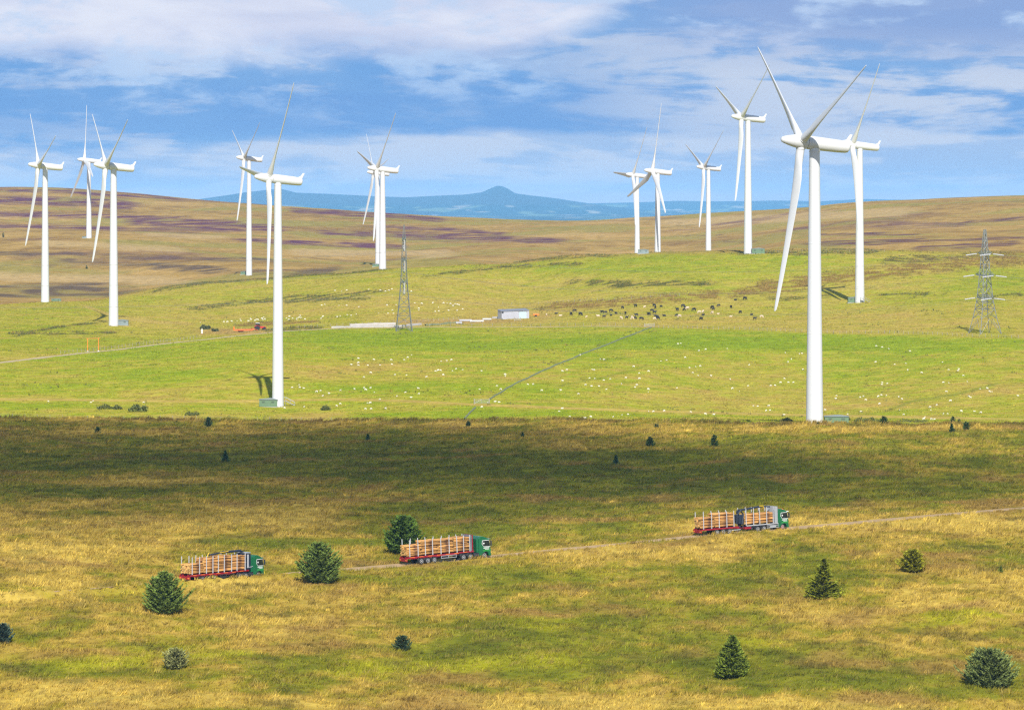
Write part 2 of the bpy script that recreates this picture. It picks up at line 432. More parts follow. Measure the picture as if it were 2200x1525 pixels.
LOWPATH = [(-500, 853), (0, 857), (400, 862), (560, 861), (720, 858), (870, 861), (1000, 868), (1200, 876), (1400, 883), (1740, 892), (2000, 897), (2400, 904)]
def green_colour(x, y, u, v):
    s = .38 * fbm(x, y, 70, 4, off=2.5) + .46 * fbm(x, y, 16, 3, off=8.0) + .46 * fbm(x, y, 5, 2, off=88.) + blobs(u, v, GREEN_T) - blobs(u, v, GREEN_G)
    c = ramp(s, [(-1, (.205, .285, .022)), (-.4, (.262, .318, .030)), (0, (.330, .330, .048)), (.4, (.380, .325, .076)), (.9, (.410, .305, .105))])
    spot = sst(fbm(x, y, 7, 2, off=12.), .45, .85) * np.clip(blobs(u, v, [(760, 800, 130, 26, 1.2)]), 0, 1)
    c = mixc(c, (.150, .115, .045), .7 * spot)
    clump = sst(fbm(x, y, 9, 2, off=44.), .62, .9)
    c = mixc(c, (.150, .165, .040), .5 * clump)
    tr = stroke(u, v, LOWPATH, 2.6)
    c = mixc(c, (.440, .330, .120), tr * .95)
    c = mixc(c, (.190, .220, .040), .55 * stroke(u, v, [(1180, 833), (1290, 812), (1380, 790), (1410, 768)], 1.6))
    c = mixc(c, (.200, .230, .050), .6 * stroke(u, v, [(1890, 888), (1960, 862), (2050, 848), (2160, 820)], 3.0))
    bank = 1 - sst(y - edgeD(u), 2, 14)
    c = mixc(c, (.340, .290, .085), bank * .5)
    return c
RUSH = [([(380, 668), (480, 655), (620, 641), (740, 634), (850, 624)], 4.0), ([(600, 650), (700, 644), (800, 640)], 3.0), ([(900, 597), (1060, 576), (1180, 569), (1280, 565)], 3.0), ([(1200, 605), (1340, 609), (1560, 606)], 5.0),
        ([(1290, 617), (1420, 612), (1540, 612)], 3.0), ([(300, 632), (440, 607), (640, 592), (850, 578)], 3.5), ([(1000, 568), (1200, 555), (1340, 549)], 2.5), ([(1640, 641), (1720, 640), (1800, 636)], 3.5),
        ([(1880, 560), (2000, 556), (2200, 548)], 5.0), ([(2110, 640), (2200, 634)], 3.5), ([(1560, 544), (1700, 543), (1900, 540)], 4.0), ([(0, 716), (150, 717), (260, 714)], 2.0), ([(20, 724), (120, 702), (240, 690)], 2.0), ([(560, 712), (700, 703)], 2.5), ([(1880, 633), (2000, 631)], 2.0)]
SEDGE = [([(1130, 668), (1200, 658), (1330, 650), (1460, 640), (1600, 628), (1760, 610)], 8.0), ([(1560, 628), (1700, 612), (1840, 592), (1980, 574), (2100, 562), (2300, 545)], 13.0), ([(1700, 600), (1800, 597), (1900, 592)], 6.0), ([(500, 700), (700, 690)], 2.0)]
def pale_colour(x, y, u, v):
    s = .42 * fbm(x, y, 90, 4, off=1.5) + .46 * fbm(x, y, 20, 3, off=6.0) + .46 * fbm(x, y, 6, 2, off=87.)
    s = s + blobs(u, v, [(900, 660, 400, 25, .45), (300, 690, 200, 20, .3), (1900, 690, 350, 22, .4), (1450, 690, 200, 10, .2)]) - blobs(u, v, [(1300, 575, 350, 18, .9), (1650, 555, 300, 10, .8), (2120, 610, 150, 28, .9), (100, 690, 150, 30, .4), (250, 740, 250, 16, .6), (1900, 640, 80, 14, .3)])
    c = ramp(s, [(-1, (.245, .300, .028)), (-.4, (.315, .318, .042)), (0, (.370, .325, .070)), (.5, (.410, .325, .100)), (1, (.430, .315, .120))])
    vn = v + 3.0 * fbm(x, y, 25, 3, off=17.)
    fine = 1.25 * sst(fbm(x, y, 9, 3, off=27.), -.45, .35)
    for pts, w in SEDGE: c = mixc(c, (.255, .185, .055), stroke(u, vn, pts, w, .7) * fine)
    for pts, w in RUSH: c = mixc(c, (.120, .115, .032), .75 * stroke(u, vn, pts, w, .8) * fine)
    cl = sst(fbm(x, y, 10, 3, off=39.), .55, .9)
    c = mixc(c, (.165, .160, .042), .55 * cl)
    dirt = blobs(u, v, [(1010, 690, 130, 6, 1.1), (470, 712, 60, 7, .9), (540, 712, 50, 6, .9), (1170, 680, 30, 6, .7), (1390, 703, 20, 4, .8), (880, 692, 30, 5, .9)])
    c = mixc(c, (.390, .270, .135), np.clip(dirt, 0, .9))
    path = stroke(u, v, [(160, 650), (200, 664), (235, 676), (260, 683), (340, 692), (430, 697)], 3.5)
    c = mixc(c, (.420, .320, .125), .8 * path)
    return c
HEATH = [([(-300, 432), (0, 428), (200, 436), (330, 442)], 9), ([(-100, 409), (150, 412), (330, 423), (420, 432)], 4), ([(-100, 461), (90, 462), (330, 468), (560, 482)], 5), ([(-100, 484), (120, 487), (300, 492)], 5), ([(250, 476), (450, 486), (640, 490)], 7),
         ([(600, 449), (700, 456), (830, 462), (980, 474)], 6), ([(640, 496), (800, 503), (1000, 510), (1250, 518)], 6), ([(850, 489), (960, 495), (1100, 503)], 4), ([(480, 515), (700, 524), (900, 530)], 4), ([(1720, 507), (1860, 503), (2000, 500)], 4), ([(1700, 524), (1860, 521), (2010, 517), (2250, 510)], 5),
         ([(2040, 482), (2130, 473), (2300, 466)], 6), ([(1550, 518), (1640, 517)], 2), ([(1420, 508), (1560, 505)], 2), ([(1950, 535), (2200, 522)], 8)]
DARK = [([(-200, 628), (60, 626), (200, 622), (320, 628)], 15), ([(-100, 545), (120, 547), (420, 555), (640, 562)], 4), ([(300, 575), (520, 582), (640, 586), (760, 575)], 6), ([(100, 560), (300, 566), (480, 575)], 3)]
LIGHT = [([(-200, 592), (60, 594), (240, 600), (440, 605)], 9), ([(60, 520), (240, 530), (420, 540)], 7), ([(600, 540), (800, 545), (1000, 545)], 7), ([(1380, 480), (1600, 474), (1800, 462), (2000, 452)], 9), ([(300, 505), (500, 510)], 4)]
def brown_colour(x, y, u, v):
    s = .50 * fbm(x, y, 260, 4, off=1.1) + .50 * fbm(x, y, 70, 3, off=5.0) + .55 * fbm(x, y, 20, 3, .65, off=55.)
    c = ramp(s, [(-.9, (.200, .125, .045)), (-.35, (.290, .190, .060)), (0, (.350, .240, .072)), (.5, (.410, .280, .095)), (1, (.440, .310, .125))])
    ol = sst(fbm(x, y, 140, 4, .6, off=14.), -.05, .5)
    c = mixc(c, (.275, .245, .060), .8 * ol)
    vn = v + 3.4 * fbm(x, y, 120, 4, .62, off=19.) + 1.8 * fbm(x, y, 30, 3, .65, off=29.)
    fine = .25 + .95 * sst(fbm(x, y, 34, 3, off=9.9), -.5, .35)
    for pts, w in LIGHT: c = mixc(c, (.430, .320, .150), .8 * stroke(u, vn, pts, w, .4))
    for pts, w in DARK: c = mixc(c, (.130, .092, .060), .85 * stroke(u, vn, pts, w, .35) * fine)
    for pts, w in HEATH: c = c + (np.stack([np.interp(u, [900, 1500], [.145, .150]), np.interp(u, [900, 1500], [.070, .085]), np.interp(u, [900, 1500], [.085, .070])], 1) - c) * (.92 * stroke(u, vn, pts, w * (1 if pts[0][0] < 1300 else .6), .3) * fine)[:, None]
    he = sst(fbm(x, y, 200, 4, off=33.), .35, .7) * sst(y, 2600, 3400)
    c = mixc(c, (.165, .090, .085), .7 * he * fine)
    sp = sst(fbm(x, y, 28, 2, off=51.), .55, .85)
    c = mixc(c, (.130, .105, .050), .5 * sp)
    return c
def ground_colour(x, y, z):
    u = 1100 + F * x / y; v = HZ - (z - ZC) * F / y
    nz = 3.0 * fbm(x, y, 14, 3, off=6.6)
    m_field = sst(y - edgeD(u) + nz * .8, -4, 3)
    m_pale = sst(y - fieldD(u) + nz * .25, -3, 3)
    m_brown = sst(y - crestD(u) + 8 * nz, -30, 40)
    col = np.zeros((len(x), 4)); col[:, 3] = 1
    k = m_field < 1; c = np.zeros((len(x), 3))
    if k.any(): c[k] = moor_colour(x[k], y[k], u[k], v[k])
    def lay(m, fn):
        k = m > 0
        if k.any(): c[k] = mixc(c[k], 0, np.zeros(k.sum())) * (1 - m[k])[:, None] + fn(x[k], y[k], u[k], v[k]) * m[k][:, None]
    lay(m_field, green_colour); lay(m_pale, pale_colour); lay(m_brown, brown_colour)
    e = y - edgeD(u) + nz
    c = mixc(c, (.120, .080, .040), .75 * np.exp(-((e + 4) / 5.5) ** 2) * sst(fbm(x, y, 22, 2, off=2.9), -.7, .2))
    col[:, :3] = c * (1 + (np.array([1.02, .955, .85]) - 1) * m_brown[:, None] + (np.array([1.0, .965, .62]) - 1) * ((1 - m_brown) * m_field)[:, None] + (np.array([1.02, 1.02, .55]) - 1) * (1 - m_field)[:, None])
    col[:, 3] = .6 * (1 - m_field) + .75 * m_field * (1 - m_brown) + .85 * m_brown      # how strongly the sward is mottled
    return col

def ground_material():
    m = bpy.data.materials.new('ground_cover'); m.use_nodes = True
    N = NT(m.node_tree); b = m.node_tree.nodes['Principled BSDF']
    b.inputs['Roughness'].default_value = 0.95; b.inputs['Specular IOR Level'].default_value = 0.0
    a = N.new('ShaderNodeAttribute', attribute_name='col')
    tc = N.new('ShaderNodeTexCoord'); P = tc.outputs['Object']
    n1 = N.noise(P, 0.9, 4, 0.65); n2 = N.noise(P, 0.16, 3, 0.6)
    n = N.math('ADD', N.math('MULTIPLY', n1, 0.6), N.math('MULTIPLY', n2, 0.4))
    amp = N.math('MULTIPLY', N.math('SUBTRACT', n, 0.5), N.math('MULTIPLY', a.outputs['Alpha'], 3.4))
    f = N.math('MAXIMUM', N.math('ADD', amp, 1.0), 0.25)
    vm = N.new('ShaderNodeVectorMath', operation='SCALE')
    N.l.new(a.outputs['Color'], vm.inputs[0]); N.l.new(f, vm.inputs['Scale'])
    N.l.new(vm.outputs[0], b.inputs['Base Color'])
    bp = N.new('ShaderNodeBump'); bp.inputs['Strength'].default_value = 0.5; bp.inputs['Distance'].default_value = 0.5
    N.l.new(n, bp.inputs['Height']); N.l.new(bp.outputs[0], b.inputs['Normal'])
    return m
GROUND_MAT = ground_material()

def build_ground():
    u = np.concatenate([np.arange(-2600, -820, 45.0), np.arange(-800, 3001, 5.0), np.arange(3025, 4900, 45.0)])
    D = np.concatenate([np.geomspace(220, 545, 40)[:-1], np.arange(545, 1000, 1.7), np.arange(1000, 1130, 1.3), np.arange(1130, 1700, 2.2), np.arange(1700, 2200, 2.6), np.geomspace(2200, 4900, 330), np.geomspace(4950, 6900, 25)])
    uu, dd = np.meshgrid(u, D); x = ((uu - 1100) / F * dd).ravel(); y = dd.ravel()
    z = gz(x, y)
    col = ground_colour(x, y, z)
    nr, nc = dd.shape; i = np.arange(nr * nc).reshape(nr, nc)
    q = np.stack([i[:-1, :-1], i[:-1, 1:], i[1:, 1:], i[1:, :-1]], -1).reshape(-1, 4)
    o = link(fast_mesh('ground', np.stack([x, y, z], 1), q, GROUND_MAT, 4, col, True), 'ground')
    tag(o, 'rolling moorland and pasture reaching to the brown skyline', 'ground', kind='structure')
build_ground()

def ribbon(name, dx, dy, width, m, label, cat, lift=0.05, cross=6):
    t = np.stack([np.gradient(dx), np.gradient(dy)], 1); t /= np.linalg.norm(t, axis=1)[:, None]
    V = []; n = len(dx); s = np.linspace(-1, 1, cross)
    wv = width / 2 * (1 + .12 * fbm(np.arange(n) * 1.0, np.zeros(n), 6, 2))
    for k in s:
        x = dx - t[:, 1] * wv * k; y = dy + t[:, 0] * wv * k
        V.append(np.stack([x, y, gz(x, y) + lift - .03 * (abs(k) > .95) - .035 * (1 - abs(abs(k) - .5) * 2 > .5)], 1))
    V = np.concatenate(V); i = np.arange(len(V)).reshape(cross, n)
    q = np.stack([i[:-1, :-1], i[:-1, 1:], i[1:, 1:], i[1:, :-1]], -1).reshape(-1, 4)
    o = link(fast_mesh(name, V, q, m, 4, None, True), name)
    return tag(o, label, cat, kind='structure')
gravel = mat('gravel', (.42, .29, .155), .95, var=.35, scale=.9, spec=.1)
ribbon('road', road_dx, road_dy, 4.0, gravel, 'pale gravel forest road the timber lorries climb', 'road')
k_in = track_dx > -260
ribbon('track', track_dx, track_dy, 4.2, mat('track_dirt', (.46, .36, .21), .95, var=.25, scale=.5, spec=.1), 'pale farm track along the top of the bright green field', 'track')

# ------------------------------------------------------------------ moor grass: tussocks of bent blades, too many to count
def build_grass():
    n_try = 372000
    y = np.sqrt(rng.uniform(500 ** 2, 1112 ** 2, n_try)); u = rng.uniform(-450, 2650, n_try)
    x = (u - 1100) / F * y
    keep = (y < edgeD(u) - 1) & (rng.random(n_try) < np.interp(y, [500, 820, 1112], [1.0, .62, .40])) & (road_dist(x, y) > 2.2)
    # tussocks gather in clumps
    keep &= rng.random(n_try) < .45 + .75 * sst(fbm(x, y, 3.2, 2, off=61.), -.5, .5)
    x, y = x[keep], y[keep]; n = len(x); z = gz(x, y)
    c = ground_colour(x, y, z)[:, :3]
    c = c * (1 + .38 * np.clip(fbm(x, y, 2.2, 2, off=91.) , -1, 1.2) + .22 * fbm(x, y, 6, 2, off=93.))[:, None]
    c = np.clip(c, .01, .8)
    hgt = (.36 + .34 * sst(fbm(x, y, 9, 2, off=71.), -.5, .6)) * rng.uniform(.7, 1.25, n)
    hgt = hgt * (1 + .7 * np.exp(-((edgeD(u[keep]) - y - 5) / 5.0) ** 2))
    lum = c @ np.array([.3, .6, .1]); hgt *= np.interp(lum, [.06, .3], [.75, 1.15])
    NB = 9
    N_ = n * NB
    bx = np.repeat(x, NB) + rng.normal(0, .24, N_); by = np.repeat(y, NB) + rng.normal(0, .24, N_); bz = np.repeat(z, NB) - .05
    h = np.repeat(hgt, NB) * rng.uniform(.6, 1.2, N_)
    a = rng.uniform(0, 2 * np.pi, N_); w = rng.uniform(.03, .075, N_) * np.interp(by, [550, 1100], [1, 1.8])
    lean = np.repeat(rng.normal(.35, .25, n), NB)                        # the wind lays the grass to the right
    tx = bx + h * (lean + rng.normal(0, .35, N_)); ty = by + h * rng.normal(0, .4, N_)
    V = np.empty((N_, 3, 3), np.float32)
    V[:, 0] = np.stack([bx - np.cos(a) * w, by - np.sin(a) * w, bz], 1); V[:, 1] = np.stack([bx + np.cos(a) * w, by + np.sin(a) * w, bz], 1)
    V[:, 2] = np.stack([tx, ty, bz + h], 1)
    tone = np.repeat(rng.normal(1, .21, n), NB) * rng.normal(1, .10, N_)
    dry = np.repeat(rng.random(n) < .20, NB) | (rng.random(N_) < .06)
    cc = np.repeat(c, NB, 0) * np.clip(tone, .45, 1.7)[:, None]
    cc = np.where(dry[:, None], cc * .55 + np.array([.43, .31, .10]) * .45 * np.clip(np.repeat(lum, NB)[:, None] * 4, .4, 1), cc)
    C4 = np.ones((N_, 3, 4), np.float32); C4[:, :, :3] = (cc * .92)[:, None, :]
    m = mat('moor_grass', (1, 1, 1), .9, attr='col', spec=.03)
    me = fast_mesh('moor_grass', V.reshape(-1, 3), np.arange(N_ * 3).reshape(-1, 3), m, 3, C4.reshape(-1, 4))
    tag(link(me, 'moor_grass'), 'dry tan and olive moor grass covering the near hillside', 'grass', kind='stuff')
build_grass()
def build_rushes():
    n = 420000
    u = rng.uniform(-150, 2350, n); D = np.sqrt(rng.uniform(1000 ** 2, 2250 ** 2, n)); x = (u - 1100) / F * D; y = D
    z = ZC + zrel(u, y); v = HZ - (z - ZC) * F / y
    vn = v + 3.0 * fbm(x, y, 25, 3, off=17.); k = np.zeros(n)
    for pts, w in RUSH + SEDGE: k = np.maximum(k, stroke(u, vn, pts, w, .8))
    pale = y > fieldD(u); edge = np.exp(-((y - edgeD(u) - 3) / 4) ** 2)
    k = k * pale * sst(fbm(x, y, 9, 3, off=27.), -.35, .35) * .75 + .05 * sst(fbm(x, y, 30, 3, off=39.), .35, .8) + .35 * edge * sst(fbm(x, y, 12, 2, off=5.), -.2, .6)
    k = k * (y > edgeD(u) - 2) * (y < crestD(u) + 90)
    keep = rng.random(n) < k; x, y, u, v = x[keep], y[keep], u[keep], v[keep]; n = len(x); z = gz(x, y)
    NB = 7; N_ = n * NB; w = rng.uniform(.06, .12, N_); h = np.repeat(rng.uniform(.4, .95, n), NB) * rng.uniform(.7, 1.1, N_); a = rng.uniform(0, 6.283, N_)
    bx = np.repeat(x, NB) + rng.normal(0, .28, N_); by = np.repeat(y, NB) + rng.normal(0, .28, N_); bz = np.repeat(z, NB) - .05
    V = np.empty((N_, 3, 3), np.float32)
    V[:, 0] = np.stack([bx - np.cos(a) * w, by - np.sin(a) * w, bz], 1); V[:, 1] = np.stack([bx + np.cos(a) * w, by + np.sin(a) * w, bz], 1)
    V[:, 2] = np.stack([bx + h * rng.normal(.1, .25, N_), by + h * rng.normal(0, .25, N_), bz + h], 1)
    sedge = np.zeros(n)
    for pts, w_ in SEDGE: sedge = np.maximum(sedge, stroke(u, v, pts, w_ * 1.2, .8))
    c = mixc(np.tile(np.array([.115, .120, .034]), (n, 1)), (.250, .165, .050), np.clip(sedge + (rng.random(n) < .2), 0, 1)) * np.clip(rng.normal(1, .25, n), .4, 1.7)[:, None]
    C4 = np.ones((N_, 3, 4), np.float32); C4[:, :, :3] = np.repeat(c, NB, 0)[:, None, :]
    me = fast_mesh('rushes', V.reshape(-1, 3), np.arange(N_ * 3).reshape(-1, 3), MATS['moor_grass'], 3, C4.reshape(-1, 4))
    tag(link(me, 'rushes'), 'dark rush and brown sedge clumps in strips across the pasture', 'rushes', kind='stuff')
build_rushes()
def build_pasture_grass():
    n = 190000
    u = rng.uniform(-120, 2320, n); D = np.sqrt(rng.uniform(985 ** 2, 2150 ** 2, n)); x = (u - 1100) / F * D; y = D
    keep = (y > edgeD(u) + 4) & (y < crestD(u) + 30) & (rng.random(n) < .35 + .8 * sst(fbm(x, y, 11, 3, off=101.), -.4, .6))
    k2 = (np.abs(y - along(x, track_dx, track_dy)) > 3.5) & (stroke(u, HZ - zrel(u, y) * F / y, LOWPATH, 2.8) < .25)
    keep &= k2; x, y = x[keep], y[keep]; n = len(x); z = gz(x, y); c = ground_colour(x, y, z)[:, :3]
    NB = 5; N_ = n * NB; w = rng.uniform(.08, .17, N_); h = np.repeat(rng.uniform(.12, .34, n), NB) * rng.uniform(.7, 1.2, N_); a = rng.uniform(0, 6.283, N_)
    bx = np.repeat(x, NB) + rng.normal(0, .32, N_); by = np.repeat(y, NB) + rng.normal(0, .4, N_); bz = np.repeat(z, NB) - .04
    V = np.empty((N_, 3, 3), np.float32)
    V[:, 0] = np.stack([bx - np.cos(a) * w, by - np.sin(a) * w, bz], 1); V[:, 1] = np.stack([bx + np.cos(a) * w, by + np.sin(a) * w, bz], 1)
    V[:, 2] = np.stack([bx + h * rng.normal(.2, .5, N_), by + h * rng.normal(0, .4, N_), bz + h], 1)
    c = c * np.clip(rng.normal(.80, .24, n), .3, 1.5)[:, None]
    C4 = np.ones((N_, 3, 4), np.float32); C4[:, :, :3] = np.repeat(c, NB, 0)[:, None, :]
    me = fast_mesh('pasture_grass', V.reshape(-1, 3), np.arange(N_ * 3).reshape(-1, 3), MATS['moor_grass'], 3, C4.reshape(-1, 4))
    tag(link(me, 'pasture_grass'), 'short grazed grass tufts across the bright pastures', 'grass', kind='stuff')
build_pasture_grass()

# ------------------------------------------------------------------ the far hills across the lowland
RIDGE = [(-900, 440), (250, 446), (380, 437), (430, 428), (530, 413), (585, 407), (605, 405), (640, 414), (700, 416), (800, 421), (870, 424), (930, 421), (1000, 418), (1036, 413), (1054, 404), (1066, 399), (1076, 399), (1088, 404), (1106, 415), (1140, 420), (1200, 427), (1250, 435), (1300, 442), (1360, 449), (1500, 456), (1700, 462), (3000, 466)]
RANGE2 = [(-900, 452), (900, 440), (1200, 438), (1330, 436), (1450, 432), (1550, 433), (1660, 431), (1760, 433), (1850, 428), (2000, 430), (3000, 436)]
def build_far():
    u = np.arange(-1000, 3201, 6.0); D = np.concatenate([np.geomspace(6500, 26000, 40), np.linspace(26300, 43500, 170)])
    uu, dd = np.meshgrid(u, D); un = uu.ravel(); y = dd.ravel(); x = (un - 1100) / F * y
    ub = un + 5 * fbm(x, y, 900, 3)
    plain = -118.0
    A_ = -(poly(RIDGE, ub) - HZ) / F * 35500 - plain; B_ = -(poly(RANGE2, un + 8 * fbm(x, y, 1200, 3, off=3.)) - HZ) / F * 41500 - plain
    near = np.clip((y - 31500) / 4000, 0, 1)
    za = A_ * np.where(y < 35500, near ** 1.25, np.exp(-((y - 35500) / 1500) ** 2))
    zb = B_ * np.exp(-((y - 41500) / 1300) ** 2)
    zz = np.maximum(za, zb) + plain + 3 * fbm(x, y, 700, 3, off=8.) * sst(y, 30000, 33000)
    nr, nc = dd.shape; i = np.arange(nr * nc).reshape(nr, nc)
    q = np.stack([i[:-1, :-1], i[:-1, 1:], i[1:, 1:], i[1:, :-1]], -1).reshape(-1, 4)
    h = np.clip((zz - plain) / 110, 0, 1)
    f1 = fbm(x, y * .35, 260, 2, off=4.); f2 = fbm(x, y * .35, 420, 2, off=14.)
    c = np.tile(np.array([.025, .050, .034]), (len(x), 1))
    c = mixc(c, (.045, .050, .035), sst(h, .55, .9))
    low = 1 - sst(h, .55, .8)
    c = mixc(c, (.36, .31, .20), .95 * sst(f1, .42, .60) * low)
    c = mixc(c, (.16, .21, .09), .9 * sst(f2, .22, .34) * low * (f1 < .40))
    c = mixc(c, (.022, .034, .022), .9 * sst(fbm(x, y * .5, 520, 3, off=24.), .12, .3) * low)
    col = np.ones((len(x), 4)); col[:, :3] = c
    m = mat('far_land', (1, 1, 1), .95, attr='col', spec=.05)
    o = link(fast_mesh('hills', np.stack([x, y, zz + ZC], 1), q, m, 4, col, True), 'hills')
    tag(o, 'far blue hills with one pointed summit beyond the lowland', 'hills', kind='structure')
build_far()

# ------------------------------------------------------------------ the cloud behind and above the camera whose shadow lies over the near moor
CLOUD_H = 1500.0
def build_cloud():
    gx = np.linspace(-330, 420, 120); gy = np.linspace(630, 1180, 100)
    X, Y = np.meshgrid(gx, gy); x = X.ravel(); y = Y.ravel(); u = 1100 + F * x / y
    far = poly([(-2000, 1150), (0, 1112), (600, 1108), (1000, 1062), (1200, 1028), (1350, 975), (1500, 935), (1700, 905), (2200, 885), (4000, 870)], u)
    near = poly([(-2000, 700), (0, 718), (400, 735), (700, 725), (1000, 722), (1300, 730), (1700, 750), (2200, 765), (4000, 765)], u)
    n1 = fbm(x, y, 90, 4, off=3.3); n2 = fbm(x, y, 40, 3, off=13.3)
    d = np.minimum((far - y) * np.interp(u, [300, 1300, 1900], [.55, .75, .9]) + 12 * n1, (y - near) * .55 + 26 * n1 + 6)
    h = 84 * sst(d, -4, 62) * (1 + .30 * n2) * np.interp(u, [-400, 1500, 2300], [1, .95, .8])
    m = np.ones_like(X, bool); m[0] = m[-1] = False; m[:, 0] = m[:, -1] = False
    h = np.where(m.ravel(), np.maximum(h, .02), .01)
    t = (CLOUD_H) / SDIR.z
    base = np.stack([x + SDIR.x * t, y + SDIR.y * t, np.full(len(x), 25 + SDIR.z * t)], 1)
    top = base.copy(); top[:, 2] += h * .62; bot = base.copy(); bot[:, 2] -= h * .38
    V = np.concatenate([top, bot]); nr, nc = X.shape; i = np.arange(nr * nc).reshape(nr, nc); b = i + nr * nc
    q = [np.stack([i[:-1, :-1], i[:-1, 1:], i[1:, 1:], i[1:, :-1]], -1).reshape(-1, 4), np.stack([b[:-1, :-1], b[1:, :-1], b[1:, 1:], b[:-1, 1:]], -1).reshape(-1, 4)]
    ring = np.concatenate([i[0, :-1], i[:-1, -1], i[-1, :0:-1], i[:0:-1, 0]]); rn = np.roll(ring, -1)
    q.append(np.stack([ring, ring + nr * nc, rn + nr * nc, rn], -1))
    mt = bpy.data.materials.new('cloud_vapour'); mt.use_nodes = True; mt.node_tree.nodes.clear()
    N = NT(mt.node_tree); out = N.new('ShaderNodeOutputMaterial'); vo = N.new('ShaderNodeVolumePrincipled')
    vo.inputs['Color'].default_value = (.97, .97, .97, 1); vo.inputs['Density'].default_value = .0100; vo.inputs['Anisotropy'].default_value = .3
    N.l.new(vo.outputs[0], out.inputs['Volume'])
    o = link(fast_mesh('cloud', V, np.concatenate(q), mt, 4), 'cloud')
    tag(o, 'low grey cloud drifting over the near moor above the frame', 'cloud', kind='stuff')
build_cloud()

# ------------------------------------------------------------------ air
def build_haze():
    b = MB(); b.box(-9600, 9600, -200, 44500, ZC - 215, ZC + 150)
    mt = bpy.data.materials.new('air'); mt.use_nodes = True; mt.node_tree.nodes.clear()
    N = NT(mt.node_tree); out = N.new('ShaderNodeOutputMaterial'); vo = N.new('ShaderNodeVolumePrincipled')
    vo.inputs['Color'].default_value = (.24, .58, 1.0, 1); vo.inputs['Density'].default_value = 2.6e-5; vo.inputs['Anisotropy'].default_value = -0.3
    N.l.new(vo.outputs[0], out.inputs['Volume'])
    o = b.build('haze', mt)
    tag(o, 'thin blue air that pales the far hills', 'haze', kind='stuff')
build_haze()

# ------------------------------------------------------------------ wind turbines
white = mat('turbine_paint', (.60, .61, .62), .38, var=.05, scale=.12)
white_b = mat('blade_paint', (.62, .63, .64), .35, var=.04, scale=.15)
dark_seal = mat('dark_seal', (.12, .12, .13), .7)
def blade_mesh(Rm, chord=1.0):
    """airfoil sections; span +Z, leading edge +X, upwind side +Y"""
    L = Rm - 1.0
    sec = [(0, 1.0, 1.0, 0), (.02, 1.0, 1.0, 0), (.06, 1.08, .85, 13), (.12, 1.38, .52, 13), (.19, 1.60, .34, 11), (.26, 1.52, .27, 9), (.38, 1.26, .22, 6.5), (.52, 1.04, .23, 4), (.66, .86, .24, 2.5), (.80, .70, .26, 1), (.90, .58, .28, .3), (.96, .48, .30, 0), (.99, .36, .34, 0), (1.0, .14, .4, 0)]
    n = 20; V = []; Fc = []
    for i, (t, c, th, tw) in enumerate(sec):
        z = 1.0 + L * t; half = c * chord; T = half * th
        off = half * .55 * (1 - th) * min(1, t / .15)            # the quarter chord stays on the span line
        pre = 0.8 * t * t * Rm / 40.0                            # bent upwind towards the tip
        a = math.radians(tw)
        for k in range(n):
            q = 2 * math.pi * k / n
            X = half * math.cos(q); Y = T * math.sin(q) * (1 if th > .8 else (.55 + .45 * math.cos(q)) ** .5 * 1.1 if True else 1)
            X -= off
            V.append((X * math.cos(a) - Y * math.sin(a) + pre * math.sin(PITCH), X * math.sin(a) + Y * math.cos(a) - pre * math.cos(PITCH), z))
    for i in range(len(sec) - 1):
        for k in range(n):
            k2 = (k + 1) % n
            Fc.append((i * n + k, i * n + k2, (i + 1) * n + k2, (i + 1) * n + k))
    Fc.append(tuple(reversed(range(n)))); Fc.append(tuple(range((len(sec) - 1) * n, len(sec) * n)))
    b = MB(); b.add(V, Fc); return b
def lathe(mb, prof, axis_o, axis_d, n=28):
    d = Vector(axis_d).normalized(); a = d.orthogonal().normalized(); b = d.cross(a)
    V = []
    for s, r in prof:
        for k in range(n):
            q = 2 * math.pi * k / n
            V.append(Vector(axis_o) + d * s + a * (r * math.cos(q)) + b * (r * math.sin(q)))
    Fc = []
    for i in range(len(prof) - 1):
        for k in range(n):
            k2 = (k + 1) % n
            Fc.append((i * n + k, (i + 1) * n + k, (i + 1) * n + k2, i * n + k2))
    Fc.append(tuple(range(n))); Fc.append(tuple(reversed(range((len(prof) - 1) * n, len(prof) * n))))
    mb.add(V, Fc)

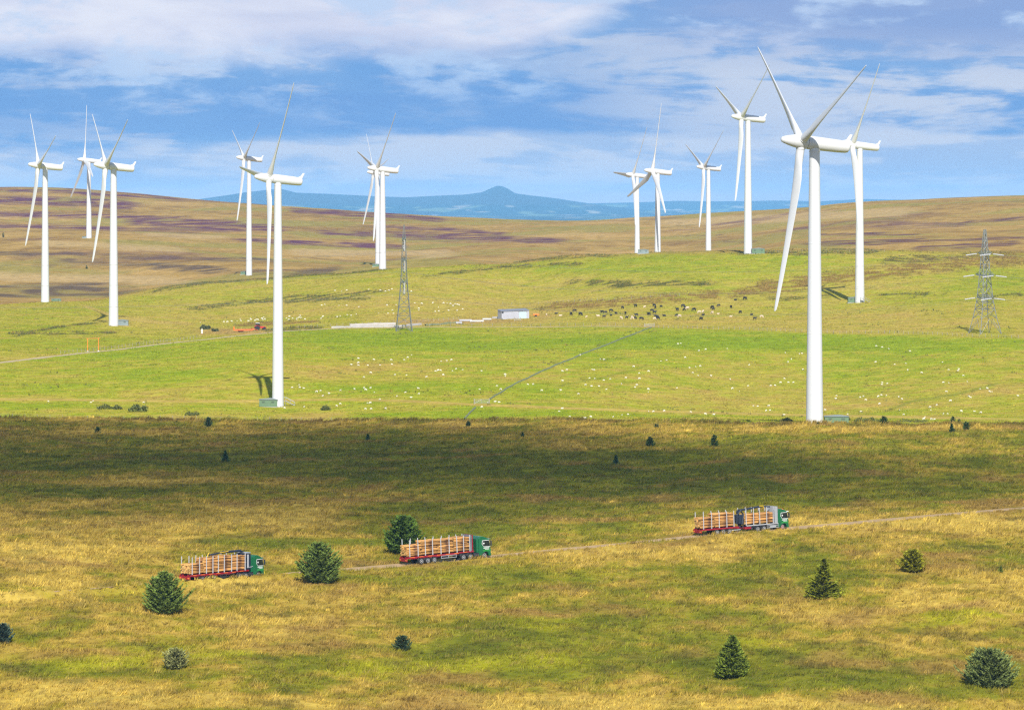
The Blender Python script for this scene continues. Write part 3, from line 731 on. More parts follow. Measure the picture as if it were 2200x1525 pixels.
WIND = math.radians(197.9)                  # the way every nose points
TILT = math.radians(6.3); PITCH = math.radians(25.0)
def turbine(u, v_axis, v_base, D, Rpx, psi, label):
    k_ = Rpx / F * D / 39.2
    x = (u - 1100) / F * D
    zg = float(gz(np.array([x]), np.array([D]))[0])
    z_ax = ZC - (v_axis - HZ) / F * D
    Ht = z_ax - zg                                       # axis height over the ground
    root = thing('wind_turbine', label, 'wind turbine', (x, D, zg), 0, 'wind turbines on the moor')
    Rm = 39.2 * k_ * 1.03; s = k_
    top = Ht - 1.60 * s
    tw = MB()
    r0, r1 = 2.02 * s, 1.22 * s
    prof = [(-1.5, r0), (.25, r0), (.3, r0 * 1.04), (.55, r0 * 1.04), (.6, r0)]
    for f in (.33, .66):
        rr = r0 + (r1 - r0) * f
        prof += [(top * f - .12, rr), (top * f - .1, rr * 1.012), (top * f + .1, rr * 1.012), (top * f + .12, rr)]
    prof += [(top - .5, r1), (top - .45, r1 * 1.06), (top - .25, r1 * 1.06), (top - .2, r1 * .98), (top + .4, r1 * .98)]
    lathe(tw, prof, (0, 0, 0), (0, 0, 1), 36)
    tw.build('tower', white, root, True)
    # nacelle frame: +X towards the nose
    n = Vector((math.cos(WIND) * math.cos(TILT), math.sin(WIND) * math.cos(TILT), math.sin(TILT)))
    side = Vector((0, 0, 1)).cross(n).normalized(); upv = n.cross(side).normalized()
    M = Matrix((n, side, upv)).transposed().to_4x4(); M.translation = Vector((0, 0, Ht))
    nb = MB()
    prof = [(-8.75, .55), (-8.7, .95), (-8.45, 1.25), (-7.9, 1.42), (-6, 1.52), (-2, 1.60), (1.5, 1.62), (1.9, 1.55), (1.95, 1.40)]
    lathe(nb, [(a * s, r * s) for a, r in prof], (0, 0, 0), (1, 0, 0), 32)
    na = nb.build('nacelle', white, root, True); na.matrix_local = M
    fb = MB()                                            # swept fin carrying the wind vane
    fb.prism([(-6.6 * s, 1.3 * s), (-8.55 * s, .95 * s), (-9.35 * s, 3.05 * s), (-8.75 * s, 3.1 * s), (-7.9 * s, 1.75 * s)], -.20 * s, .20 * s)
    fb.build('tail_fin', white, na, False, .06 * s)
    hb = MB()
    prof = [(2.0, 1.42), (2.05, 1.60), (2.4, 1.64), (4.4, 1.62), (5.4, 1.46), (6.6, 1.18), (7.7, .86), (8.25, .62), (8.45, .38), (8.52, .12)]
    lathe(hb, [(a * s, r * s) for a, r in prof], (0, 0, 0), (1, 0, 0), 32)
    hu = hb.build('hub', white, root, True); hu.matrix_local = M
    bm = blade_mesh(Rm, s * (1.0 if D < 1500 else 1.15))
    first = None
    for j in range(3):
        a = math.radians(psi + 120 * j)
        # seen from the camera, a grows to the right; right is local +Y (side) reversed as needed
        right = side if side.dot(Vector((1, 0, 0))) > 0 else -side
        span = upv * math.cos(a) + right * math.sin(a)
        tang = -upv * math.sin(a) + right * math.cos(a)   # way the blade turns
        le = (tang * math.cos(PITCH) + n * math.sin(PITCH)).normalized()
        thk = span.cross(le).normalized()
        if thk.dot(n) < 0: thk = -thk
        X = le; Z = span; Y = Z.cross(X)
        B = Matrix((X, Y, Z)).transposed().to_4x4(); B.translation = Vector((0, 0, Ht)) + n * (3.35 * s)
        if first is None: first = bm.build('blade', white_b, root, True); o = first
        else: o = first.copy(); COL.objects.link(o); o.parent = root
        o.matrix_local = B
    # collars where the blades meet the hub belong to the hub
    cb = MB()
    for j in range(3):
        a = math.radians(psi + 120 * j); right = side if side.dot(Vector((1, 0, 0))) > 0 else -side
        span = upv * math.cos(a) + right * math.sin(a); o3 = Vector((0, 0, Ht)) + n * (3.35 * s)
        lathe(cb, [(1.2 * s, 1.10 * s), (1.78 * s, 1.10 * s), (1.82 * s, 1.04 * s)], o3, span, 20)
    c = cb.build('blade_collar', white, root, True)
    return root, Vector((x, D, zg))
TURB = [
 (97, 357, 650, 1997, 172, 70, 'white wind turbine at the far left, on the low grassy knoll'),
 (191, 345, 513, 3200, 118, -12, 'small distant white turbine on brown heather, one blade pointing straight up, left part'),
 (244, 358, 700, 1720, 203, 63, 'white turbine where two grass paths meet, grey cabinet right of its tower foot'),
 (535, 341, 594, 2600, 132, 57, 'distant white turbine on brown moor just left of the tractor turbine'),
 (597, 385, 873, 1180, 242, 36, 'tall white turbine in the bright green field with its own rotor shadow beside it'),
 (822, 364, 600, 2233, 158, 44, 'nearer of the two overlapping white turbines left of the slim pylon'),
 (812, 372, 572, 2990, 114, 76, 'farther white turbine hidden behind another one left of the slim pylon'),
 (1369, 377, 563, 2990, 118, 33, 'small distant white turbine with one blade level to the left, right of the pointed hill'),
 (1413, 369, 590, 2467, 143, 8, 'white turbine on the crest with a blade crossing down over its tower'),
 (1522, 361, 568, 2778, 127, 53, 'small white turbine alone on the crest between two taller ones, right of middle'),
 (1607, 254, 545, 1993, 177, 53, 'tall white turbine on the green crest with a green cabinet to its right'),
 (1847, 313, 650, 1746, 200, 34, 'white turbine behind the nearest one, long dark shadow left of its foot'),
 (1750, 308, 908, 985, 358, 65.5, 'nearest and largest white turbine, standing at the edge of the moor'),
]
TPOS = []
for t in TURB: TPOS.append(turbine(*t)[1])

# transformer cabinets at the tower feet
kgreen = mat('cabinet_green', (.115, .19, .105), .55, var=.15, scale=.6); kgrey = mat('cabinet_grey', (.20, .25, .25), .55, var=.15, scale=.6)
kroof = mat('cabinet_roof', (.20, .235, .235), .6, var=.1, scale=.8); kdark = mat('cabinet_louvre', (.05, .075, .05), .7)
def cabinet(u, v, w, h, label, m=kgreen, rz=0.0, dep=2.4, D=None):
    p = ground_at(u, v)
    if D: p = Vector(((u - 1100) / F * D, D, ZC - (v - HZ) / F * D))
    r = thing('transformer_cabinet', label, 'cabinet', p, rz, 'cabinets at the turbine feet')
    b = MB(); b.box(-w / 2, w / 2, -dep / 2, dep / 2, -.6, h * .86); b.build('body', m, r, False, .03)
    b = MB(); b.prism([(-w / 2 - .14, h * .862), (w / 2 + .14, h * .862), (w / 2 + .14, h * .90), (w * .1, h * 1.06), (-w / 2 - .14, h * .92)], -dep / 2 - .18, dep / 2 + .18); b.build('roof', kroof, r)
    for i in (-1, 1):
        b = MB(); b.box(i * w * .27 - w * .13, i * w * .27 + w * .13, -dep / 2 - .03, -dep / 2 - .004, .12, h * .76); d = b.build('door', m, r, False, .01)
        b = MB()
        for k in range(4): b.box(i * w * .27 - w * .08, i * w * .27 + w * .08, -dep / 2 - .045, -dep / 2 - .032, h * (.48 + .06 * k), h * (.515 + .06 * k))
        b.build('louvre', kdark, d)
    b = MB(); b.box(-w / 2 - .3, w / 2 + .3, -dep / 2 - .35, dep / 2 + .3, -.7, .06); b.build('plinth', mat('concrete', (.36, .34, .30), .9, var=.2, scale=1.0), r)
    return r
cabinet(1797, 908, 5.6, 2.0, 'long green cabinet with a grey pitched roof beside the nearest turbine')
cabinet(577, 873, 5.0, 2.35, 'green cabinet left of the turbine in the bright green field', rz=-.06)
cabinet(260, 699, 6.0, 2.3, 'grey cabinet at the foot of the turbine on the crossing paths', kgrey)
cabinet(121, 648, 5.6, 1.6, 'low dark green cabinet right of the farthest left tower', kgreen)
cabinet(1836, 650, 5.6, 2.3, 'green cabinet left of the tower with the long shadow', rz=.05)
cabinet(1629, 545, 6.0, 2.6, 'green cabinet standing on the green crest right of its tower')
cabinet(1382, 546, 5.2, 2.2, 'grey cabinet on the far crest right of the level bladed turbine', kgrey)
cabinet(184, 513, 5.0, 1.5, 'tiny cabinet at the foot of the turbine on the brown heather', kgrey)
cabinet(526, 592, 5.2, 2.0, 'dark cabinet left of the tower on the brown moor', kgreen)
cabinet(809, 575, 5.0, 1.7, 'tiny cabinet by the pair of overlapping turbines', kgreen)
galv = mat('galvanised_steel', (.36, .37, .37), .5, metal=.35, var=.2, scale=1.5)
def stair(u, v, label, sc=1.0):
    p = ground_at(u, v)
    r = thing('access_stair', label, 'stair', p, 0, 'stairs up to the tower doors')
    b = MB()
    for i in range(6): b.box(1.5 - i * .42, 1.92 - i * .42, -.55, .55, .22 * i + .14, .22 * i + .22)
    b.box(-1.9, -.6, -.55, .55, 1.38, 1.46); b.build('tread', galv, r)
    b = MB()
    for y in (-.58, .58):
        b.tube([(1.95, y, 1.0), (-.6, y, 2.4), (-1.9, y, 2.4)], .045, 6); b.tube([(1.95, y, 0), (1.95, y, 1.0)], .045, 6)
        b.tube([(.65, y, .7), (.65, y, 1.7)], .04, 6); b.tube([(-.6, y, 0), (-.6, y, 2.4)], .045, 6); b.tube([(-1.85, y, 0), (-1.85, y, 2.4)], .045, 6)
        b.tube([(1.95, y, .1), (-.6, y, 1.4)], .07, 6)
    b.build('handrail', galv, r)
stair(618.5, 871, 'grey steel stair right of the tower in the bright green field')
stair(1859, 650, 'grey steel stair right of the tower with the long shadow')

# ------------------------------------------------------------------ pylons
steel = mat('pylon_steel', (.21, .22, .21), .55, metal=.25, var=.2, scale=.6)
steel_d = mat('pylon_steel_weathered', (.20, .235, .215), .65, metal=.2, var=.25, scale=.6)
glassy = mat('insulator_glaze', (.46, .46, .50), .3, var=.05)
def bar(b, p, q, r): b.tube([p, q], r, 4, True)
def lattice(b, lev, bars=.07, leg=.13):
    """square lattice body from levels (z, half width)"""
    cs = [(-1, -1), (1, -1), (1, 1), (-1, 1)]
    P = [[Vector((cx * w, cy * w, z)) for cx, cy in cs] for z, w in lev]
    for i in range(len(P) - 1):
        for k in range(4):
            k2 = (k + 1) % 4
            bar(b, P[i][k], P[i + 1][k], leg if lev[i][0] < lev[-1][0] * .7 else leg * .75)
            bar(b, P[i][k], P[i + 1][k2], bars); bar(b, P[i][k2], P[i + 1][k], bars)
            bar(b, P[i + 1][k], P[i + 1][k2], bars)
def pylon(u, v, D, rz, lev, arms, label, tension):
    x = (u - 1100) / F * D; p = Vector((x, D, float(gz(np.array([x]), np.array([D]))[0])))
    r = thing('pylon', label, 'pylon', p, rz, 'lattice pylons in the pasture')
    b = MB(); lattice(b, lev[1:], .09 if tension else .055, .17 if tension else .11)
    b.build('lattice_body', steel, r)
    # splayed feet below the lattice
    z0, w0 = lev[0]; z1, w1 = lev[1]
    for cx, cy in ((-1, -1), (1, -1), (1, 1), (-1, 1)):
        b = MB(); a = Vector((cx * w0, cy * w0, z0 - .4)); c = Vector((cx * w1, cy * w1, z1))
        bar(b, a, c, .15); bar(b, a, (0 if cx else 0, cy * w1, z1), .075); bar(b, a, (cx * w1, 0, z1), .075)
        m_ = a.lerp(c, .55); bar(b, m_, (cx * w1 * .5, cy * w1 * 1.02, z1 * .75), .05)
        b.build('leg', steel, r)
    tips = []
    for z, ln, w in arms:
        for s in (-1, 1):
            b = MB(); tip = Vector((0, s * ln, z + .15))
            for cx in (-1, 1):
                bar(b, (cx * w, s * w, z), tip, .09); bar(b, (cx * w * .9, s * w * .9, z + 1.5), tip, .08)
                for f in (.25, .5, .75):
                    pa = Vector((cx * w, s * w, z)).lerp(tip, f); pb = Vector((-cx * w, s * w, z)).lerp(tip, f + .1 if f < .7 else f)
                    pt = Vector((cx * w * .9, s * w * .9, z + 1.5)).lerp(tip, f)
                    bar(b, pa, pb, .05); bar(b, pa, pt, .05)
            bar(b, (-w, s * w, z), (w, s * w, z), .07)
            b.build('crossarm', steel_d, r)
            if tension:
                for q in (-1, 1):
                    b = MB(); n = 12
                    pts = [tip + Vector((q * (.5 + 4.4 * k / n), 0, -.3 - .5 * (k / n) ** 1.2)) for k in range(n + 1)]
                    b.tube(pts, [.22 if k % 2 else .14 for k in range(n + 1)], 8)
                    b.build('insulator', glassy, r, True); tips.append((r, pts[-1]))
            else:
                b = MB(); n = 12
                pts = [tip + Vector((0, 0, -.3 - 4.2 * k / n)) for k in range(n + 1)]
                b.tube(pts, [.20 if k % 2 else .12 for k in range(n + 1)], 8)
                b.build('insulator', glassy, r, True); tips.append((r, pts[-1]))
    if tension:
        b = MB(); bar(b, (-.6, 0, lev[-1][0]), (.6, 0, lev[-1][0]), .08); b.build('earth_peak', steel, r)
    W = Matrix.Translation(p) @ Matrix.Rotation(rz, 4, 'Z')
    return W, [W @ t for _, t in tips], W @ Vector((0, 0, lev[-1][0]))
Wr, tipR, peakR = pylon(2116, 720, 1478, math.radians(24),
    [(0, 4.3), (5.3, 3.1), (8.6, 2.55), (11.2, 2.2), (13.6, 1.95), (17.0, 1.65), (20.5, 1.4), (23.6, 1.2), (26.6, 1.0), (29.4, .84), (31.6, .68), (34.0, .52), (36.6, .30)],
    [(12.6, 5.6, 2.05), (20.6, 6.6, 1.4), (28.2, 4.8, .9)], 'broad grey pylon with three pairs of arms at the right edge of the pasture', True)
Wl, tipL, peakL = pylon(868, 708, 1608, math.radians(5),
    [(0, 3.1), (2.6, 2.75), (6.0, 2.4), (9.4, 2.05), (12.6, 1.75), (15.6, 1.5), (18.6, 1.28), (21.4, 1.1), (24.0, 1.0), (27.0, .9), (29.8, .82), (32.4, .74), (35.2, .66), (38.0, .36), (41.0, .10)],
    [(18.8, 4.6, 1.28), (27.2, 5.4, .9), (35.2, 4.4, .66)], 'slim grey pylon by the pale walls left of the metal shed', False)
wire_m = mat('conductor', (.25, .25, .25), .5, metal=.4)
def wire(p, q, sag, label):
    b = MB(); n = 40
    b.tube([p.lerp(q, k / n) + Vector((0, 0, -sag * 4 * (k / n) * (1 - k / n))) for k in range(n + 1)], .022, 4)
    tag(b.build('power_line', wire_m), label, 'power line', 'wires strung between the pylons')
for lv, nm in enumerate(('lowest', 'middle', 'upper')):
    for s, sn in ((0, 'near'), (1, 'far')):
        a = tipR[lv * 4 + s * 2]; b_ = tipL[lv * 2 + s]
        wire(a, b_, 7.0, 'thin %s wire on the %s arms between the two pylons' % (nm, sn))
        c = tipR[lv * 4 + s * 2 + 1]; wire(c, c + Vector((120, -70, 4)), 2.5, 'thin %s wire on the %s arms leaving the broad pylon' % (nm, sn))
        wire(b_, b_ + Vector((-330, 60, 2)), 7.0, 'thin %s wire on the %s arms leaving the slim pylon' % (nm, sn))

# ------------------------------------------------------------------ spruces and bushes
bark = mat('bark', (.12, .085, .06), .9, var=.3, scale=4)
needles = mat('needles', (1, 1, 1), .9, attr='col', spec=.02)
def conifer_meshes(seed, H, Wd, env, tint, nb=220, spray=(.42, .12), upturn=.35):
    """trunk with limbs, and a crown of needle sprays carried on whorled branches"""
    r = np.random.default_rng(seed)
    tb = MB()
    lean = r.normal(0, .02, 2)
    tb.tube([(lean[0] * z, lean[1] * z, z - .3) for z in np.linspace(0, H * .97, 8)], [H * .022 * (1 - t) + .012 for t in np.linspace(0, 1, 8)], 8)
    V = []; C = []
    lump = r.uniform(0, 2 * np.pi, 3)
    for i in range(nb):
        t = (i + r.random()) / nb; t = t ** 1.15 * .965 + .02
        az = i * 2.39996 + r.normal(0, .35)
        e = env(t) * Wd / 2 * (1 + .16 * math.sin(2 * az + lump[0]) * math.cos(5 * t + lump[1]) + r.normal(0, .15) + (.30 if r.random() < .07 else 0))
        e = max(e, .10)
        z0 = H * t - upturn * e * .35
        d = np.array([math.cos(az), math.sin(az), 0]); sd = np.array([-d[1], d[0], 0])
        P = lambda q: np.array([lean[0] * z0, lean[1] * z0, max(z0, .03 * H)]) + d * (e * q) + np.array([0, 0, e * (upturn * q * q * .9 - .10 * math.sin(q * 3.14))])
        if i % 3 == 0 and e > .3: tb.tube([tuple(P(0)), tuple(P(.5)), tuple(P(.9))], [.035 * H / 6, .022 * H / 6, .008], 4)
        ns = int(3 + e * 4.6)
        btone = r.normal(1, .20)
        for j in range(ns):
            q = .22 + .80 * (j + r.random()) / ns
            c0 = P(q); wd = (1.12 - q) * e * .42 + .05
            for k in range(4):
                o = c0 + sd * r.uniform(-wd, wd) + np.array([0, 0, r.normal(0, .05)])
                L = spray[0] * r.uniform(.7, 1.3) * (H / 6.5) ** .5; w = spray[1] * r.uniform(.7, 1.3) * (H / 6.5) ** .5
                dr = d * r.uniform(.5, 1.1) + sd * r.normal(0, .55) + np.array([0, 0, r.uniform(-.15, .55) + upturn * q])
                dr /= np.linalg.norm(dr); sx = np.cross(dr, r.normal(0, 1, 3)); sx /= np.linalg.norm(sx) + 1e-9
                V += [o - sx * w, o + sx * w, o + dr * L]
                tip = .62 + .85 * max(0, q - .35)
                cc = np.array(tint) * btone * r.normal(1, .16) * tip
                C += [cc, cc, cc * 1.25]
    V = np.array(V); C = np.concatenate([np.clip(np.array(C), .004, .5), np.ones((len(C), 1))], 1)
    tb_v, tb_f = tb.v, tb.f
    tm = bpy.data.meshes.new('trunk'); tm.from_pydata(tb_v, [], tb_f); tm.materials.append(bark)
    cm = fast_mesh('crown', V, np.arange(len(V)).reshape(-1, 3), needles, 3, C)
    return tm, cm
ROUND = lambda t: (1 - t) ** .55 * (.62 + .38 * min(1, t / .22)) if t < 1 else 0
CONE = lambda t: (1 - t) ** .95 * (.80 + .20 * min(1, t / .10)) + .02
DOME = lambda t: math.sqrt(max(0, 1 - t ** 2.2)) * (.70 + .30 * min(1, t / .25))
OVAL = lambda t: (max(0, 1 - t)) ** .48 * (.55 + .45 * min(1, t / .35))
BLUE = (.130, .178, .036); GREEN = (.175, .190, .018); OLIV = (.21, .205, .016); PALEB = (.225, .230, .085)
def spruce(u, vb, hpx, wpx, env, tint, seed, label, nb=220, name='spruce_tree', group='young spruces on the moor', **kw):
    p = ground_at(u, vb); sc = F / p.y
    tm, cm = conifer_meshes(seed, hpx / sc, wpx / sc, env, tint, nb, **kw)
    r = thing(name, label, 'tree', p, 0, group)
    link(tm, 'trunk', r); link(cm, 'crown', r)
    return r
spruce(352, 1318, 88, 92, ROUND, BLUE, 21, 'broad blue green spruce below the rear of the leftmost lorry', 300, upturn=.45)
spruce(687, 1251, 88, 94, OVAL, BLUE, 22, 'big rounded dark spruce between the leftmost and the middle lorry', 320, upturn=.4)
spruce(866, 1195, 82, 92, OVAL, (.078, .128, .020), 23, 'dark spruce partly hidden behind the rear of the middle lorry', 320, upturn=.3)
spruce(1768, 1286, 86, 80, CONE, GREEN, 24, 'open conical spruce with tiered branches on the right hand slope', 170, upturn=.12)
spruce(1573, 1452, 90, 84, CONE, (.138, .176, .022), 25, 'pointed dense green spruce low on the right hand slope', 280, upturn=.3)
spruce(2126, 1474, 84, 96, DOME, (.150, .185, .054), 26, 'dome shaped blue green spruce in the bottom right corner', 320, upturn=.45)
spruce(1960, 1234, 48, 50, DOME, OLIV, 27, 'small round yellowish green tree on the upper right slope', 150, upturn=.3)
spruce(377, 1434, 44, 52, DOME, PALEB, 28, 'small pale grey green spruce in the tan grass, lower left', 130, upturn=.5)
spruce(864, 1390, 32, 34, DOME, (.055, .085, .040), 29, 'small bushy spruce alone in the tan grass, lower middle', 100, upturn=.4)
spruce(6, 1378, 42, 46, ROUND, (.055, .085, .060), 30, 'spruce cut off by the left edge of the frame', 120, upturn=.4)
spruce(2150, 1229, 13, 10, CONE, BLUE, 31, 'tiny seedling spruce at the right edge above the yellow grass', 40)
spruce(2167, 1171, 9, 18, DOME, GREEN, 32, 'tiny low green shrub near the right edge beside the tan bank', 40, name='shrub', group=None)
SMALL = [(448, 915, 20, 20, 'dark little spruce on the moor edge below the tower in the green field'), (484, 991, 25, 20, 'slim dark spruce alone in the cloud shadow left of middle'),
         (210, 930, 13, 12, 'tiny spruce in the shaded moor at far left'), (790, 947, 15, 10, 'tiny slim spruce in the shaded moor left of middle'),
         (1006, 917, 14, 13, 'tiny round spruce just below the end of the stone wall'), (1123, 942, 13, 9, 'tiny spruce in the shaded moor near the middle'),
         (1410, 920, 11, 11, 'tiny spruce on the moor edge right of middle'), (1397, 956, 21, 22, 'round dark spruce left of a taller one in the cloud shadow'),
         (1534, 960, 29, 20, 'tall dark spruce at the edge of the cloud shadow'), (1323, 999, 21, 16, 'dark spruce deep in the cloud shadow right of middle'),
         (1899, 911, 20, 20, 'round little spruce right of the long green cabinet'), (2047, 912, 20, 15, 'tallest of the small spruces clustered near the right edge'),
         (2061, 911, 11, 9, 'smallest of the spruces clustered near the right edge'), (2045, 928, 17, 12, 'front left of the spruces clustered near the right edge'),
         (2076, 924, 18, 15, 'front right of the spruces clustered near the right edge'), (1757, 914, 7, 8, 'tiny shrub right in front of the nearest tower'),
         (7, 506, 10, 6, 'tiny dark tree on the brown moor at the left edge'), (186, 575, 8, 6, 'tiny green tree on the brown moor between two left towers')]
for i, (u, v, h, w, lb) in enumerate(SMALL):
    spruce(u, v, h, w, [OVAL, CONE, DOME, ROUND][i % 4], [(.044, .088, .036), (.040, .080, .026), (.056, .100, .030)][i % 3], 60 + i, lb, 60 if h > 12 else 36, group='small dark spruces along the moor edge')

def bush(u, v, hpx, wpx, label, seed, tint=(.115, .130, .040)):
    p = ground_at(u, v); sc = F / p.y; r = np.random.default_rng(seed)
    H, Wd = hpx / sc, wpx / sc; n = 420
    a = r.uniform(0, 2 * np.pi, n); q = np.sqrt(r.random(n)); hz = r.random(n)
    cx = np.cos(a) * q * Wd / 2; cy = np.sin(a) * q * Wd / 4; top = H * np.sqrt(np.clip(1 - q * q * .8, 0, 1)) * (1 + .25 * np.sin(cx * 2.1 + seed))
    o = np.stack([cx, cy, top * (.15 + .85 * hz)], 1)
    d = r.normal(0, .5, (n, 3)); d[:, 2] += .7; d /= np.linalg.norm(d, axis=1)[:, None]; s_ = np.cross(d, r.normal(0, 1, (n, 3)))
    s_ /= np.linalg.norm(s_, axis=1)[:, None]
    L = H * r.uniform(.2, .4, n)[:, None]
    V = np.stack([o - s_ * L * .4, o + s_ * L * .4, o + d * L], 1)
    C = np.ones((n, 3, 4)); C[:, :, :3] = (np.array(tint) * np.clip(r.normal(1, .3, n), .3, 2)[:, None])[:, None, :]
    rt = thing('bush', label, 'bush', p, 0, 'low bushes along the moor edge')
    b = MB()
    for k in range(5):
        aa = r.uniform(0, 6.28); b.tube([(0, 0, -.1), (math.cos(aa) * Wd * .15, math.sin(aa) * Wd * .08, H * .3), (math.cos(aa) * Wd * .32, math.sin(aa) * Wd * .16, H * .7)], [.05, .04, .015], 5)
    b.build('stem', bark, rt)
    link(fast_mesh('foliage', V.reshape(-1, 3), np.arange(n * 3).reshape(-1, 3), needles, 3, C.reshape(-1, 4)), 'foliage', rt)
bush(225, 879, 9, 34, 'low green bush furthest left in the strip below the lower path', 1)
bush(252, 880, 8, 22, 'small dark bush between two wider ones below the lower path', 2)
bush(297, 885, 14, 44, 'widest green bush in the strip left of the green field tower', 3, (.12, .14, .04))
bush(413, 893, 8, 34, 'flat bush above the little spruce at the moor edge', 4)
bush(1862, 907, 10, 60, 'low wide bush right of the long green cabinet', 5)
bush(1960, 907, 7, 70, 'flat dark bush between the round spruce and the spruce cluster', 6)
bush(1688, 905, 7, 30, 'flat green bush left of the nearest tower foot', 7)
bush(700, 881, 9, 22, 'small bush right of the grey stair below the lower path', 8)
bush(1820, 904, 9, 14, 'small bush against the right end of the long cabinet', 9)
bush(441, 708, 9, 24, 'scrubby bush beside the white warning post', 10, (.10, .115, .05))
bush(462, 712, 7, 16, 'scrubby bush right of the warning post by the track', 11, (.10, .115, .05))

# ------------------------------------------------------------------ timber lorries
c_green = mat('lorry_green', (.010, .115, .045), .25, var=.08, scale=1.2, coat=.6)
c_green2 = mat('lorry_green_bright', (.030, .230, .050), .25, var=.05, scale=1.2, coat=.6)
c_red = mat('trailer_red', (.27, .010, .020), .4, var=.2, scale=1.0)
c_dark = mat('chassis_dark', (.030, .032, .038), .6, var=.2, scale=1.5)
c_navy = mat('crane_dark', (.018, .026, .045), .45, var=.15, scale=1.5)
c_alu = mat('stake_aluminium', (.50, .51, .54), .4, metal=.15, var=.08, scale=1.0)
c_silver = mat('headboard_silver', (.45, .47, .50), .35, metal=.4, var=.1, scale=1.0)
c_glass = mat('lorry_glass', (.015, .02, .02), .08, spec=.8)
c_white = mat('lorry_white', (.75, .78, .76), .35)
c_tyre = mat('tyre', (.022, .022, .024), .85, var=.2, scale=3)
c_rim = mat('rim_steel', (.50, .50, .50), .4, metal=.3, var=.1, scale=3)
c_rim_red = mat('rim_red_white', (.62, .36, .33), .4, var=.1, scale=3)
c_yel = mat('safety_yellow', (.62, .42, .02), .45)
c_orange = mat('marker_orange', (.75, .20, .02), .4)
c_lens = mat('lamp_glass', (.75, .78, .72), .1)
c_grey = mat('panel_grey', (.20, .20, .24), .5, var=.15, scale=1.2)
def wheel(root, x, y, r=.50, w=.32, rim=None, two=False):
    s = 1 if y > 0 else -1
    b = MB(); lathe(b, [(-w / 2, r * .62), (-w / 2, r * .93), (-w * .36, r), (w * .36, r), (w / 2, r * .93), (w / 2, r * .62)], (x, y, r), (0, s, 0), 22)
    o = b.build('wheel', c_tyre, root, False)
    b = MB(); lathe(b, [(-w / 2, r * .05), (-w * .3, r * .6), (w / 2 + .004, r * .62), (w / 2 + .01, r * .5), (w * .28, r * .40), (w * .30, r * .24), (w * .62, r * .2), (w * .62, .02)], (x, y, r), (0, s, 0), 18)
    b.build('rim', rim or c_rim, o, True)
def axle(root, xs, rim=None, double=False):
    for x in xs:
        for s in (-1, 1):
            wheel(root, x, s * 1.08, .50, .55 if double else .36, rim)
